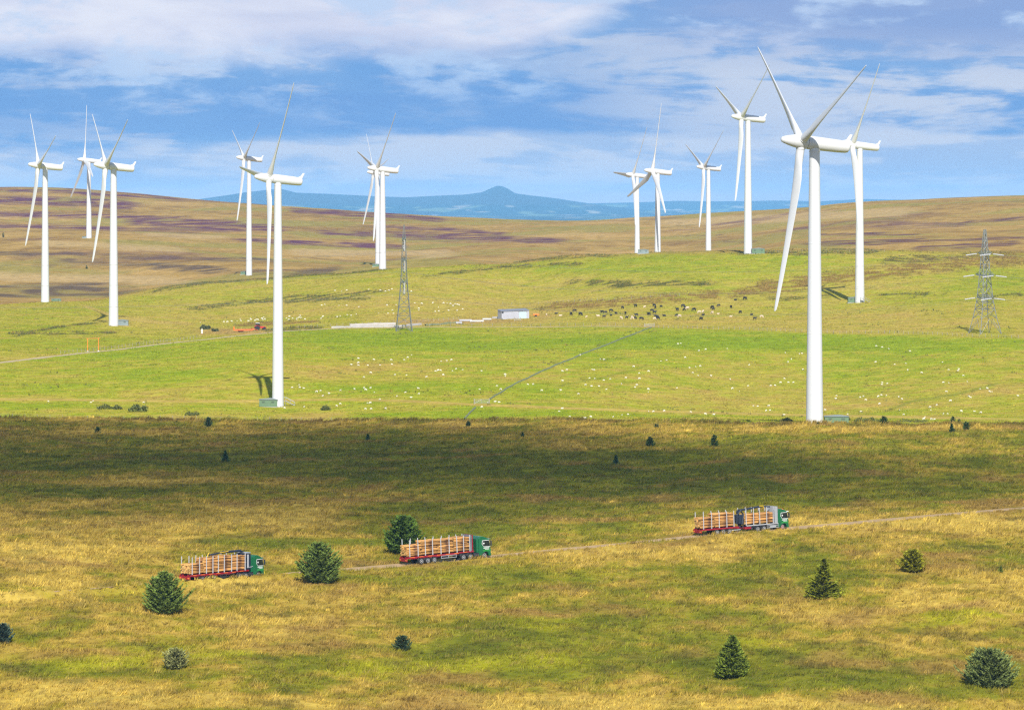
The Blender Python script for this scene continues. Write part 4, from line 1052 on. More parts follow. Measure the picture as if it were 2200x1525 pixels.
def cab(root, x0, L, visor_white=False, beacon=False):
    """day or sleeper cab; the near flank is -y"""
    X = lambda q: x0 + q
    prof = [(0, .62), (0, 3.35), (.28, 3.72), (.85, 3.66), (1.45, 3.42), (L - .42, 3.22), (L - .30, 3.10), (L - .10, 2.10), (L, 1.30), (L, .42), (L - .42, .40), (L - .48, .75), (L - .75, 1.06), (L - 1.10, 1.10), (L - 1.42, .85), (L - 1.52, .50), (.25, .48)]
    b = MB(); b.prism([(X(p[0]), p[1]) for p in prof], -1.25, 1.25)
    body = b.build('cab', c_green, root, False, .07)
    for s in (-1, 1):
        y = s * 1.253; o = s * .008
        W = [(L - 1.40, 1.98), (L - 1.66, 2.40), (L - 1.58, 2.93), (L - .36, 2.97), (L - .13, 1.95)]
        out = [(L - 1.38, 1.90), (L - 1.73, 2.38), (L - 1.64, 3.00), (L - .35, 3.03), (L - .11, 1.88)]
        b = MB(); b.prism([(X(p[0]), p[1]) for p in out], min(y, y + o), max(y, y + o)); b.build('window_band', c_white, root)
        b = MB(); b.prism([(X(p[0]), p[1]) for p in W], min(y + o, y + 2 * o), max(y + o, y + 2 * o)); wn = b.build('side_window', c_glass, root)
        b = MB(); lathe(b, [(0, .001), (.003, .13), (.008, .13), (.010, .001)], (X(L - 1.36), y + 2 * o, 2.5), (0, s, 0), 20); b.build('window_emblem', c_white, wn)
        # line of white lettering on the door, too small to read
        b = MB(); q = L - 1.42; rr = random.Random(4)
        while q < L - .30:
            w = rr.uniform(.05, .10); b.box(X(q), X(q + w), min(y, y + o), max(y, y + o), 1.64, 1.64 + rr.choice((.13, .15, .19))); q += w + .028
        b.build('door_lettering', c_white, root)
        b = MB(); q = L - 1.15
        while q < L - .35:
            w = rr.uniform(.04, .08); b.box(X(q), X(q + w), min(y, y + o), max(y, y + o), 1.45, 1.55); q += w + .03
        b.build('door_lettering', c_white, root)
        b = MB(); b.prism([(X(L - 1.55), 1.15), (X(L - .05), 1.15), (X(L - .09), 1.42), (X(L - 1.50), 1.42)], min(y, y + o * .5), max(y, y + o * .5)); b.build('flank_panel', c_green2, root)
        b = MB(); b.box(X(L - .12), X(L + .05), s * 1.30, s * 1.52, 2.05, 2.85); b.tube([(X(L - .2), s * 1.24, 2.9), (X(L), s * 1.4, 2.88)], .03, 6); b.build('mirror', c_dark, root, False, .03)
        b = MB(); b.box(X(L - .06), X(L + .03), s * .72 - .22, s * .72 + .22, .82, 1.06); b.build('headlight', c_lens, root, False, .03)
        b = MB(); b.box(X(.05), X(L - 1.55), s * 1.12 - .1, s * 1.12 + .1, .42, .95); b.build('side_skirt', c_dark, root, False, .03)
    dz = 1.0 / .2
    b = MB(); a = (X(L - .292), 3.02); c = (X(L - .075), 2.02)
    b.add([(a[0] + .012, -1.08, a[1]), (a[0] + .012, 1.08, a[1]), (c[0] + .012, 1.14, c[1]), (c[0] + .012, -1.14, c[1]), (a[0] - .05, -1.08, a[1]), (a[0] - .05, 1.08, a[1]), (c[0] - .05, 1.14, c[1]), (c[0] - .05, -1.14, c[1])],
          [(0, 3, 2, 1), (4, 5, 6, 7), (0, 1, 5, 4), (1, 2, 6, 5), (2, 3, 7, 6), (3, 0, 4, 7)]); b.build('windscreen', c_glass, root)
    b = MB(); b.box(X(L - .36), X(L + .12), -1.15, 1.15, 3.06, 3.18); b.build('sun_visor', c_white if visor_white else c_green, root, False, .03)
    b = MB(); b.box(X(L - .02), X(L + .03), -.85, .85, 1.12, 1.85)
    for k in range(5): b.box(X(L + .03), X(L + .05), -.82, .82, 1.16 + k * .14, 1.24 + k * .14)
    b.build('grille', c_dark, root)
    b = MB(); b.box(X(L - .35), X(L + .08), -1.22, 1.22, .32, .74); b.build('bumper', c_green, root, False, .06)
    if beacon:
        b = MB(); b.box(X(L - 1.0), X(L - .75), -.8, .8, 3.44, 3.60); b.build('beacon', c_orange, root, False, .04)
    return body
def stakes(root, xs, z0, z1, lean=.0):
    for x in xs:
        for s in (-1, 1):
            b = MB(); b.box(x - .065, x + .065, s * 1.245 - .055, s * 1.245 + .055, z0, z1, .012); b.build('stake', c_alu, root)
        b = MB(); b.box(x - .10, x + .10, -1.20, 1.20, z0 - .02, z0 + .14); b.build('bolster', c_dark, root)
logwood = mat('peeled_log', (1, 1, 1), .8, attr='col', spec=.2)
def log_mesh(name, segs):
    """segs: list of (p0, p1, radius, tone) - one log each, bark stripped in patches, pale sawn ends"""
    V = []; Fq = []; C = []; n = 9
    rr = np.random.default_rng(len(segs) + 17)
    for p0, p1, rad, tone in segs:
        p0 = np.array(p0); p1 = np.array(p1); o = len(V); K = 6
        bend = rr.normal(0, .03, 3)
        side = rr.random(n)
        for i in range(K):
            t = i / (K - 1); c = p0 + (p1 - p0) * t + bend * math.sin(math.pi * t); r = rad * (1.06 - .14 * t)
            patch = rr.random()
            for k in range(n):
                a = 2 * math.pi * k / n
                V.append(c + np.array([0, math.cos(a) * r, math.sin(a) * r]))
                barky = .42 if (patch < .32 and side[k] < .7) or side[k] < .10 else 1.0
                base = np.array([.60, .31, .095]) * barky * tone if barky == 1 else np.array([.22, .105, .055]) * tone
                C.append(base)
        for i in range(K - 1):
            for k in range(n):
                k2 = (k + 1) % n; Fq.append((o + i * n + k, o + (i + 1) * n + k, o + (i + 1) * n + k2, o + i * n + k2))
        for end, i, flip in ((p0, 0, True), (p1, K - 1, False)):
            e = len(V); V.append(np.mean([V[o + i * n + k] for k in range(n)], 0)); C.append(np.array([.72, .48, .17]) * (.3 + .7 * tone))
            for k in range(n): V.append(V[o + i * n + k].copy()); C.append(np.array([.66, .42, .14]) * (.3 + .7 * tone))
            for k in range(0, n):
                k2 = (k + 1) % n
                Fq.append((e, e + 1 + k, e + 1 + k2, e + 1 + k2) if False else ((e, e + 1 + k, e + 1 + k2) if flip else (e, e + 1 + k2, e + 1 + k)))
    me = bpy.data.meshes.new(name); me.from_pydata([tuple(v) for v in V], [], Fq); me.update()
    at = me.color_attributes.new('col', 'FLOAT_COLOR', 'POINT')
    at.data.foreach_set('color', np.concatenate([np.clip(np.array(C), .02, .85), np.ones((len(C), 1))], 1).astype(np.float32).ravel())
    me.materials.append(logwood)
    return me
LOGS = {'n': 0}; REST = []
def load(M, bundles, seed, label, group):
    """bundles: (x0, x1, z0, z1, shows_end). The flank facing the camera and open rear ends are logs of their own."""
    rr = np.random.default_rng(seed)
    for x0, x1, z0, z1, rear in bundles:
        d = .285; rows = max(2, int((z1 - z0) / (d * .87))); cols = 8
        for i in range(rows):
            for j in range(cols):
                y = -1.17 + d / 2 + (j + .5 * (i % 2)) * d * 1.0 + rr.normal(0, .02)
                if y > 1.16 - d / 2 + .04: continue
                if i == rows - 1 and rr.random() < .18 and j: continue
                z = z0 + d / 2 + i * d * .87 + rr.normal(0, .018)
                j0, j1 = rr.normal(0, .09), rr.normal(0, .10)
                seg = ((x0 + j0, y, z + rr.normal(0, .03)), (x1 - .05 + j1, y + rr.normal(0, .03), z + rr.normal(0, .03)), d / 2 * rr.uniform(.80, 1.06), rr.uniform(.48, 1.1))
                if (rear or j == 0) and LOGS['n'] < 300:
                    me = log_mesh('log', [seg]); o = link(me, 'log'); o.matrix_world = M
                    tag(o, label, 'log', group); LOGS['n'] += 1
                else: REST.append((M, seg))
def rear_panel(root, z0=.55, z1=1.12):
    b = MB(); b.box(-.02, .12, -1.25, 1.25, z0, z1); p = b.build('rear_panel', c_red, root, False, .03)
    for s in (-1, 1):
        b = MB(); b.box(-.05, -.021, s * .95 - .2, s * .95 + .2, z0 + .16, z0 + .34); b.build('tail_light', c_orange, p)
def place(u0, v0, u1, v1, name, label, L):
    a = ground_at(u0, v0); b_ = ground_at(u1, v1)
    a = Vector((a.x, float(along(a.x, road_dx, road_dy)), 0)); b_ = Vector((b_.x, float(along(b_.x, road_dx, road_dy)), 0))
    for p in (a, b_): p.z = float(gz(np.array([p.x]), np.array([p.y]))[0]) + .05
    fwd = (b_ - a).normalized(); mid = (a + b_) / 2
    side = Vector((0, 0, 1)).cross(fwd).normalized(); up = fwd.cross(side)
    M = Matrix((fwd, side, up)).transposed().to_4x4(); M.translation = mid - fwd * (L / 2)
    r = thing(name, label, 'lorry'); r.matrix_world = M
    return r, M
def semi(u0, v0, u1, v1, label, dark_head, bundles, stake_x, seed, loglabel, loggroup):
    L = 16.3
    r, M = place(u0, v0, u1, v1, 'timber_lorry', label, L); r['group'] = 'loaded timber lorries on the forest road'
    b = MB()
    for s in (-1, 1): b.prism([(.1, 1.02), (.1, 1.34), (9.6, 1.34), (10.3, 1.42), (13.0, 1.42), (13.0, 1.20), (10.4, 1.16), (9.5, .88), (6.8, .84), (2.0, .86)], s * .62 - .09, s * .62 + .09)
    for x in np.arange(.6, 13, 1.2): b.box(x, x + .12, -1.22, 1.22, 1.22, 1.33)
    b.build('trailer_chassis', c_red, r)
    b = MB(); b.box(.1, 10.0, -1.255, -1.20, 1.08, 1.345); b.box(.1, 10.0, 1.20, 1.255, 1.08, 1.345); b.box(10.0, 13.0, -1.255, -1.20, 1.20, 1.425); b.box(10.0, 13.0, 1.20, 1.255, 1.20, 1.425); b.build('side_rail', c_red, r, False, .02)
    for x in np.arange(.7, 12.6, 1.7):
        b = MB(); b.box(x, x + .8, -1.263, -1.257, 1.22, 1.30) if x < 9.5 else b.box(x, x + .8, -1.263, -1.257, 1.29, 1.37); b.build('marker_strip', c_orange, r)
    rear_panel(r)
    axle(r, (2.75, 4.0, 5.25), double=True); axle(r, (10.9, 12.2), double=True); axle(r, (15.0,))
    for x in (2.75, 4.0, 5.25, 10.9, 12.2):
        b = MB()
        for s in (-1, 1): b.tube([(x + .6 * math.cos(q), s * 1.08, .5 + .6 * math.sin(q)) for q in np.linspace(.3, 2.84, 8)], .05, 6)
        b.build('mudguard', c_dark, r)
    b = MB()
    for s in (-1, 1): b.box(9.9, 14.4, s * .42 - .06, s * .42 + .06, .70, .98)
    b.box(13.0, 14.2, -1.15, 1.15, .45, .95); b.build('tractor_frame', c_dark, r)
    b = MB()
    for z in (.62, 1.0):
        b.box(6.6, 9.6, -1.25, -1.20, z, z + .09); b.box(6.6, 9.6, 1.20, 1.25, z, z + .09)
    for x in (6.6, 8.0, 9.5): b.box(x, x + .08, -1.24, -1.19, .6, 1.08); b.box(x, x + .08, 1.19, 1.24, .6, 1.08)
    b.build('side_guard', c_silver if not dark_head else c_dark, r)
    b = MB(); b.box(6.9, 8.2, -.95, -.5, .45, .9); b.box(6.9, 8.2, .5, .95, .45, .9); b.build('air_tank', c_dark, r, False, .05)
    stakes(r, stake_x, 1.36, 4.15)
    if dark_head:
        b = MB(); b.box(12.45, 12.55, -1.22, 1.22, 1.4, 4.05); b.box(13.3, 13.4, -1.2, 1.2, 1.4, 4.0)
        for s in (-1, 1): b.box(12.55, 13.3, s * 1.2 - .04, s * 1.2 + .04, 1.5, 4.02)
        h = b.build('headboard', c_navy, r, False, .03)
        b = MB(); b.box(12.56, 12.86, -1.262, -1.245, 1.75, 3.9); b.build('ladder_panel', c_alu, h)
        b = MB(); b.box(12.6, 13.5, -1.1, 1.1, 4.06, 4.2); b.build('crane_seat', c_silver, h, False, .03)
        cr = MB(); cr.tube([(13.0, 0, 1.4), (13.0, 0, 4.1), (12.2, .05, 4.45), (8.2, .1, 4.42)], .19, 8); cr.tube([(8.3, .1, 4.42), (6.2, .1, 4.18), (5.0, .2, 4.15)], .13, 8)
        k = cr.build('crane_boom', c_navy, r)
        b = MB(); b.tube([(9.4, -.15, 4.52), (7.6, -.1, 4.40)], .07, 6); b.tube([(5.6, .1, 4.3), (5.2, .0, 4.45), (4.9, .0, 3.85)], .09, 6); b.build('crane_grapple', c_yel, k)
        b = MB(); b.tube([(12.8, -1.2, 1.85), (13.5, -1.25, 1.85), (13.8, -1.2, 1.95)], .045, 6); b.build('step_rail', c_alu, r)
    else:
        b = MB(); b.box(12.45, 12.57, -1.22, 1.22, 1.40, 4.05)
        for y in np.linspace(-1.1, 1.1, 9): b.box(12.57, 12.65, y - .04, y + .04, 1.42, 4.0)
        h = b.build('headboard', c_grey, r, False, .02)
        b = MB(); b.box(12.70, 12.84, -1.25, -1.12, 1.4, 4.0); b.box(12.70, 12.84, 1.12, 1.25, 1.4, 4.0); b.box(12.70, 12.84, -1.25, 1.25, 3.95, 4.08); b.build('headboard_frame', c_red, h)
    b = MB(); b.box(13.55, 13.98, -1.18, 1.18, 1.0, 3.35); b.build('cab_fairing', c_green, r, False, .06)
    cab(r, 14.0, 2.3)
    load(M, bundles, seed, loglabel, loggroup)
    return r
semi(386, 1248, 571, 1234, 'leftmost green lorry with red trailer of logs and dark folded crane', True,
     [(.15, 3.1, 1.5, 3.05, True), (3.2, 6.2, 1.5, 3.75, False), (6.3, 9.2, 1.5, 4.0, False), (9.3, 12.3, 1.55, 4.0, False)], (.5, 2.1, 3.6, 5.0, 6.2, 7.5, 9.1, 10.3, 12.1), 41, 'peeled tan log loaded on the leftmost lorry', 'logs on the leftmost lorry')
semi(865, 1212, 1049, 1191, 'middle green lorry with red trailer of logs beside a dark spruce', False,
     [(.1, 2.9, 1.5, 3.35, True), (3.0, 6.0, 1.5, 3.9, False), (6.1, 9.1, 1.5, 3.95, False), (9.2, 12.2, 1.55, 4.0, False)], (.6, 2.2, 3.6, 5.0, 6.6, 8.2, 9.7, 11.0, 12.2), 42, 'peeled tan log loaded on the middle lorry', 'logs on the middle lorry')

def wagon_drag():
    L = 18.6
    r, M = place(1496, 1153, 1688, 1135, 'timber_lorry', 'rightmost green lorry pulling a separate red trailer, dark crane between two log stacks', L); r['group'] = 'loaded timber lorries on the forest road'
    b = MB()
    for s in (-1, 1): b.box(.1, 8.0, s * .55 - .09, s * .55 + .09, .95, 1.22)
    for x in np.arange(.5, 8, 1.0): b.box(x, x + .12, -1.22, 1.22, 1.10, 1.21)
    b.prism([(7.6, .75), (8.0, 1.15), (10.2, .95), (10.2, .75)], -.12, .12); b.build('trailer_chassis', c_red, r)
    b = MB(); b.box(.1, 8.0, -1.255, -1.20, .98, 1.235); b.box(.1, 8.0, 1.20, 1.255, .98, 1.235); b.build('side_rail', c_red, r, False, .02)
    rear_panel(r, .55, 1.1)
    axle(r, (3.3, 4.6, 5.9), double=True); axle(r, (11.9, 13.25), double=True); axle(r, (17.25,), c_rim_red)
    b = MB()
    for s in (-1, 1): b.box(9.2, 18.0, s * .42 - .07, s * .42 + .07, .78, 1.12)
    b.box(10.2, 11.2, -.9, .9, .5, .95); b.build('chassis_frame', c_dark, r)
    b = MB(); b.box(9.3, 10.6, -1.2, 1.2, .62, .98); b.build('rear_beam', c_red, r, False, .03)
    b = MB()
    for z in (.50, .86): b.box(13.9, 16.5, -1.26, -1.2, z, z + .12); b.box(13.9, 16.5, 1.2, 1.26, z, z + .12)
    b.box(14.6, 15.9, -1.22, -1.12, .60, .88); b.box(14.6, 15.9, 1.12, 1.22, .60, .88); b.build('side_guard', c_silver, r)
    b = MB(); b.box(6.4, 8.3, -1.25, -1.2, .62, .72); b.box(6.4, 8.3, 1.2, 1.25, .62, .72); b.build('trailer_guard', c_alu, r)
    b = MB(); b.box(9.6, 16.6, -1.25, -1.12, 1.13, 1.26); b.box(9.6, 16.6, 1.12, 1.25, 1.13, 1.26); b.build('bunk_rail', c_alu, r)
    stakes(r, (.5, 2.2, 3.8, 5.4, 6.9), 1.24, 4.05); stakes(r, (9.5, 11.1, 12.4, 13.9, 15.3), 1.28, 4.2)
    b = MB(); b.box(16.0, 16.12, -1.22, 1.22, 1.28, 4.15)
    for y in np.linspace(-1.15, 1.15, 11): b.box(15.92, 15.999, y - .035, y + .035, 1.3, 4.05)
    for s in (-1, 1): b.box(15.55, 16.25, s * 1.24 - .03, s * 1.24 + .03, 1.3, 4.15)
    b.build('headboard', c_silver, r, False, .02)
    b = MB(); b.tube([(8.9, 0, .95), (8.9, 0, 2.6)], .30, 10); b.tube([(8.9, 0, 2.5), (8.2, -.4, 3.7), (8.6, -.5, 4.0)], .22, 8); b.box(8.3, 9.4, -.7, .7, 1.6, 3.1); b.tube([(7.7, -.9, 1.6), (7.8, -.95, 3.2), (8.6, -.8, 3.9), (9.3, -.7, 3.2), (8.9, -.8, 1.5)], .15, 8)
    k = b.build('crane_column', c_navy, r)
    b = MB(); b.tube([(8.7, 0, 3.9), (10.4, .0, 3.95), (13.6, .05, 4.25)], .17, 8); b.tube([(13.6, .05, 4.25), (15.6, .1, 4.05)], .12, 8); b.build('crane_boom', c_navy, r)
    b = MB(); b.tube([(13.2, -.1, 4.36), (14.0, -.05, 4.3), (14.2, 0, 3.9)], .09, 6); b.build('crane_grapple', c_yel, k)
    cab(r, 16.3, 2.3, True, True)
    load(M, [(.15, 3.0, 1.4, 3.15, True), (3.05, 6.95, 1.4, 3.8, False), (9.45, 12.3, 1.45, 3.25, True), (12.4, 15.5, 1.45, 3.2, False)], 43, 'peeled tan log loaded on the rightmost lorry', 'logs on the rightmost lorry')
wagon_drag()
allsegs = []
me = None
for M, seg in REST:
    allsegs.append((tuple(M @ Vector(seg[0])), tuple(M @ Vector(seg[1])), seg[2], seg[3]))
tag(link(log_mesh('log_stacks', allsegs), 'log_stacks'), 'inner and top logs of the stacks on the three lorries', 'logs', kind='stuff')

# ------------------------------------------------------------------ animals: one skin each, grown over a skeleton
def skin_mesh(name, verts, edges, radii, m, sub=1):
    me = bpy.data.meshes.new(name); me.from_pydata(verts, edges, []); me.update()
    o = bpy.data.objects.new(name, me); COL.objects.link(o)
    sk = o.modifiers.new('skin', 'SKIN'); sk.use_smooth_shade = True
    for i, d in enumerate(me.skin_vertices[0].data):
        r = radii[i]; d.radius = (r, r) if not isinstance(r, tuple) else r
        d.use_root = (i == 0)
    sb = o.modifiers.new('sub', 'SUBSURF'); sb.levels = sub; sb.render_levels = sub
    dg = bpy.context.evaluated_depsgraph_get(); dg.update()
    out = bpy.data.meshes.new_from_object(o.evaluated_get(dg)); out.name = name
    out.materials.clear(); out.materials.append(m)
    bpy.data.objects.remove(o); bpy.data.meshes.remove(me)
    out.polygons.foreach_set('use_smooth', [True] * len(out.polygons))
    return out
def quadruped(name, m, s, grazing, bulk=1.0, lying=False, leg=.42):
    h = leg if not lying else .05
    b = .30 * bulk
    v = [(-.05, 0, h + .30), (-.45, 0, h + .31), (.32, 0, h + .31), (.50, 0, h + .36)]
    r = [b * 1.06, b * .92, b * .90, .17 * bulk]
    e = [(0, 1), (0, 2), (2, 3)]
    if grazing: hd = [(.66, .02, h + .10), (.74, .02, .10), (.82, .02, .03)]
    else: hd = [(.62, .03, h + .55), (.74, .04, h + .58), (.90, .05, h + .50)]
    i = len(v); v += hd; r += [.12, .11, .065]; e += [(3, i), (i, i + 1), (i + 1, i + 2)]
    j = len(v); v += [(hd[1][0] - .03, .13, hd[1][2] + .07), (hd[1][0] - .03, -.11, hd[1][2] + .07)]; r += [.03, .03]; e += [(i + 1, j), (i + 1, j + 1)]
    j = len(v); v += [(-.66, 0, h + .30), (-.72, 0, h + .08)]; r += [.07, .035]; e += [(1, j), (j, j + 1)]
    for lx, at, hind in ((.34, 2, 0), (-.48, 1, 1)):
        for sy in (-1, 1):
            j = len(v)
            if lying: v += [(lx, sy * .2, h + .08), (lx + .18, sy * .26, .06)]; r += [.08, .05]; e += [(at, j), (j, j + 1)]
            else:
                kx = .05 if hind == 0 else .06
                v += [(lx + (kx if hind else 0), sy * .15, h * .86), (lx - (.07 if hind else -.0), sy * .16, h * .45), (lx - (.04 if hind else 0), sy * .16, .03)]
                r += [.095 * bulk ** .5, .058, .05]; e += [(at, j), (j, j + 1), (j + 1, j + 2)]
    v = [(x * s, y * s, z * s) for x, y, z in v]; r = [q * s for q in r]
    return skin_mesh(name, v, e, r, m)
wool = mat('wool', (.70, .66, .54), .95, var=.08, scale=6, spec=.1); hide_k = mat('black_hide', (.016, .014, .014), .55, var=.2, scale=3); hide_c = mat('cream_hide', (.62, .50, .36), .8, var=.12, scale=3, spec=.2)
SHEEP = [quadruped('sheep', wool, 1.12, True), quadruped('sheep', wool, 1.1, False, 1.05), quadruped('sheep', wool, 1.1, True, 1.12), quadruped('sheep', wool, 1.05, False, 1.1, True), quadruped('sheep', wool, .72, True)]
COW_K = [quadruped('cow', hide_k, 2.0, True, .98, leg=.50), quadruped('cow', hide_k, 2.0, False, 1.0, leg=.50), quadruped('cow', hide_k, 1.9, False, 1.05, True)]
COW_C = [quadruped('cow', hide_c, 1.9, True, .98, leg=.50), quadruped('cow', hide_c, 1.8, False, 1.05, True)]
def herd(pts, protos, name, cat, label, group, seed, jit=(.8, 1.15)):
    rr = np.random.default_rng(seed); P = ground_many(pts)
    for i, p in enumerate(P):
        me = protos[rr.choice(len(protos), p=np.array([.35, .2, .2, .15, .1][:len(protos)]) / sum([.35, .2, .2, .15, .1][:len(protos)]))]
        o = link(me, name); o.location = tuple(p)
        az = rr.choice([0, math.pi]) + rr.normal(0, .6)
        o.rotation_euler = (0, 0, az); s = rr.uniform(*jit) * (.44 if name == 'sheep' else .56); o.scale = (s, s, s)
        tag(o, label, cat, group)
def px(lst, ox, oy, sc): return [(ox + a / sc, oy + b / sc + 1.2) for a, b in lst]
s_left = px([(935,165),(935,217),(852,244),(935,252),(1045,252),(1117,177),(1323,180),(1330,236),(1475,177),(1518,153),(1562,124),(1080,333),(1000,383),(1367,356),(1503,356),(1914,193),(1980,185),(2035,178),(1845,319),(1876,312),(1905,312),(1936,358),(2047,315),(2090,295),(2165,302),(1738,384),(153,511),(235,484),(242,513),(290,516),(441,564),(489,551),(515,610),(588,584),(724,549),(889,533),(1003,517),(1020,543),(1078,512),(1124,566),(1393,617),(1490,571),(1559,628),(1642,520),(1650,587),(1187,653),(1042,690),(1075,693),(1018,759),(1086,759),(1258,758),(678,727),(720,700),(295,735),(62,750),(1192,245)], 600, 740, 5.5) \
    + px([(190,318),(468,353),(472,371),(373,487),(417,527),(167,524)], 1000, 740, 5.5) + px([(440,1282),(848,1276),(828,1290),(1307,1287)], 0, 560, 4.236)
s_right = px([(736,474),(800,473),(902,544),(1144,316),(1197,300),(1500,294),(1522,296),(1592,172),(1637,183),(1353,127),(1147,436),(1126,545),(1466,394),(1528,405),(1418,482),(1490,493),(1577,496),(1635,428),(1711,410),(1845,467),(1895,397),(2056,407),(2052,337),(1988,257),(2163,316),(2025,478),(2004,507),(1665,537),(1335,587),(2160,533),(2160,568),(264,685),(350,683),(398,682),(194,745),(1143,763),(1108,786),(1233,851),(1480,858),(1745,856),(1850,825),(1921,822),(2165,788),(376,866),(1412,873)], 1000, 740, 5.5) \
    + px([(405,48),(365,60),(658,153),(752,134),(1050,120),(465,252),(130,299),(208,286),(525,380),(612,370),(676,363),(570,459),(648,500),(826,503),(1092,553),(1340,645),(352,663),(1122,678),(1222,715),(1357,349),(1858,182),(2053,200),(2087,192),(1940,274),(1895,308),(2102,415),(1845,542),(1793,600),(1900,593),(1971,594),(1657,645),(1714,641),(1415,915),(1474,918),(1627,921),(1592,982),(1645,980),(1837,1050),(543,1005),(745,1030),(865,1040),(175,992),(25,996)], 1400, 730, 6.47)
s_far = px([(613,73),(676,84),(747,98),(976,119),(607,240),(811,266),(930,255),(952,327),(1100,356),(1325,246),(1390,323),(1500,312),(1492,331),(1548,381),(677,460),(672,478),(731,470),(1333,456),(1391,459),(1590,450),(1727,526),(1804,523),(1830,558),(1856,556),(1366,557),(1607,610),(1626,620),(2135,605),(187,602),(178,633),(440,618),(475,606),(500,650),(634,611),(667,592),(720,600),(855,615),(888,637),(648,692),(448,770),(865,758),(907,803),(63,753),(1411,661),(1264,699),(1191,722),(1198,751),(1133,829),(1124,848),(1205,852),(1238,853),(1333,796),(1379,791),(1526,764),(1668,763),(1737,781),(305,800)], 1760, 730, 5.0)
s_pale = px([(112,338),(298,336),(325,336),(358,331),(400,326),(430,327),(425,310),(490,331),(508,317),(515,309),(505,304),(542,326),(553,314),(565,318),(597,308),(610,300),(603,318),(620,314),(790,303),(812,293),(808,316),(838,305),(870,316),(872,303),(890,299),(905,300),(898,286),(935,316),(1070,295),(1078,292),(1062,311),(1172,88),(1225,93),(1265,86),(1068,203),(1092,200),(1203,207),(1265,206),(1360,219),(1190,293),(1213,289),(1270,277),(1300,281),(1340,271),(1437,80),(1530,87),(1570,95),(1598,88),(1620,75),(1623,128),(1582,208),(1655,204),(1517,268),(1590,271),(1632,270),(1625,245),(1773,96),(1802,187),(1855,194),(1943,187),(1833,230),(1832,244),(1962,255),(1990,254),(1988,219),(2028,187),(2055,186),(2082,192),(2102,210),(2118,193),(2135,195),(2150,203),(2178,234),(2067,249),(2135,246)], 400, 600, 3.667)
herd(s_left, SHEEP, 'sheep', 'sheep', 'white sheep grazing the bright green field left of the stone wall', 'sheep left of the stone wall', 1)
herd(s_right, SHEEP, 'sheep', 'sheep', 'white sheep grazing between the stone wall and the nearest turbine', 'sheep between wall and nearest turbine', 2)
herd(s_far, SHEEP, 'sheep', 'sheep', 'white sheep grazing the green field right of the nearest turbine', 'sheep right of the nearest turbine', 3)
herd(s_pale, SHEEP, 'sheep', 'sheep', 'white sheep on the pale pasture behind the farm track', 'sheep on the pale pasture', 4, (.95, 1.35))
cows_k = px([(180,214),(340,199),(308,227),(388,230),(604,204),(574,211),(651,199),(694,211),(650,233),(592,249),(750,171),(862,157),(1022,152),(1032,169),(1082,153),(1004,186),(774,222),(787,255),(868,238),(858,260),(912,268),(976,231),(1026,211),(1034,236),(1048,250),(1054,265),(1108,235),(1216,237),(1270,157),(1290,168),(1220,187),(1280,185),(1364,187),(1442,225),(1425,272),(1522,168),(1530,181),(1576,153),(1683,166),(1720,96),(1802,93),(1762,208),(1858,222),(1888,269)], 1150, 620, 4.0)
cows_c = px([(96,230),(215,233),(440,248),(540,238),(790,243),(830,243),(835,261),(738,259),(940,163),(1024,266),(1240,244),(1308,172),(1410,206),(1440,202),(1520,211),(1572,214),(1680,236),(1945,249)], 1150, 620, 4.0)
herd(cows_k, COW_K, 'cow', 'cow', 'black cow in the herd on the pasture right of the metal shed', 'black cows right of the shed', 5, (.9, 1.2))
herd(cows_c, COW_C, 'cow', 'cow', 'cream cow among the black herd right of the metal shed', 'cream cows right of the shed', 6, (.75, 1.1))

# ------------------------------------------------------------------ walls, pens, shed, fences
stone = mat('field_stone', (.20, .225, .12), .95, var=.4, scale=1.2, spec=.1)
def wall_run(pxs, h, w, m, name, label, cat, rough=.12, seed=0):
    P = ground_many(pxs); X, Y = [], []
    for a, b in zip(P[:-1], P[1:]):
        k = max(2, int(np.hypot(*(b - a)[:2]) / 1.2)); X += list(np.linspace(a[0], b[0], k, endpoint=False)); Y += list(np.linspace(a[1], b[1], k, endpoint=False))
    X = np.array(X + [P[-1][0]]); Y = np.array(Y + [P[-1][1]]); rr = np.random.default_rng(seed); n = len(X)
    Z = gz(X, Y); t = np.stack([np.gradient(X), np.gradient(Y)], 1); t /= np.linalg.norm(t, axis=1)[:, None]; nx, ny = -t[:, 1], t[:, 0]
    hh = h * (1 + rr.normal(0, rough, n)); off = rr.normal(0, rough * .4, n)
    rows = [(-w * .6, -.3), (-w * .6 + 0, .02), (-w * .42, .92), (0, 1.02), (w * .42, .92), (w * .6, .02), (w * .6, -.3)]
    V = np.concatenate([np.stack([X + nx * (a + off), Y + ny * (a + off), Z + (hh * z if z > 0 else z)], 1) for a, z in rows])
    i = np.arange(len(V)).reshape(len(rows), n); q = np.stack([i[:-1, :-1], i[:-1, 1:], i[1:, 1:], i[1:, :-1]], -1).reshape(-1, 4)[:, ::-1]
    return tag(link(fast_mesh(name, V, q, m, 4), name), label, cat)
wall_run([(1400, 704), (1360, 719), (1309, 740), (1245, 764), (1163, 799), (1091, 833), (1052, 859)], .42, .34, stone, 'stone_wall', 'long grey stone wall slanting down across the bright green field', 'wall')
wall_run([(1022, 877), (1010, 887), (998, 900)], .42, .34, stone, 'stone_wall', 'short stone wall below the gate, reaching the moor edge', 'wall', seed=2)
conc = mat('pen_concrete', (.40, .37, .35), .9, var=.25, scale=.5); conc2 = mat('pen_concrete_dull', (.36, .34, .32), .9, var=.3, scale=.5)
tin = mat('corrugated_tin', (.44, .45, .51), .5, metal=.1, var=.12, scale=.35); tin_w = mat('painted_tin_pale', (.52, .52, .51), .5, var=.1, scale=.5)
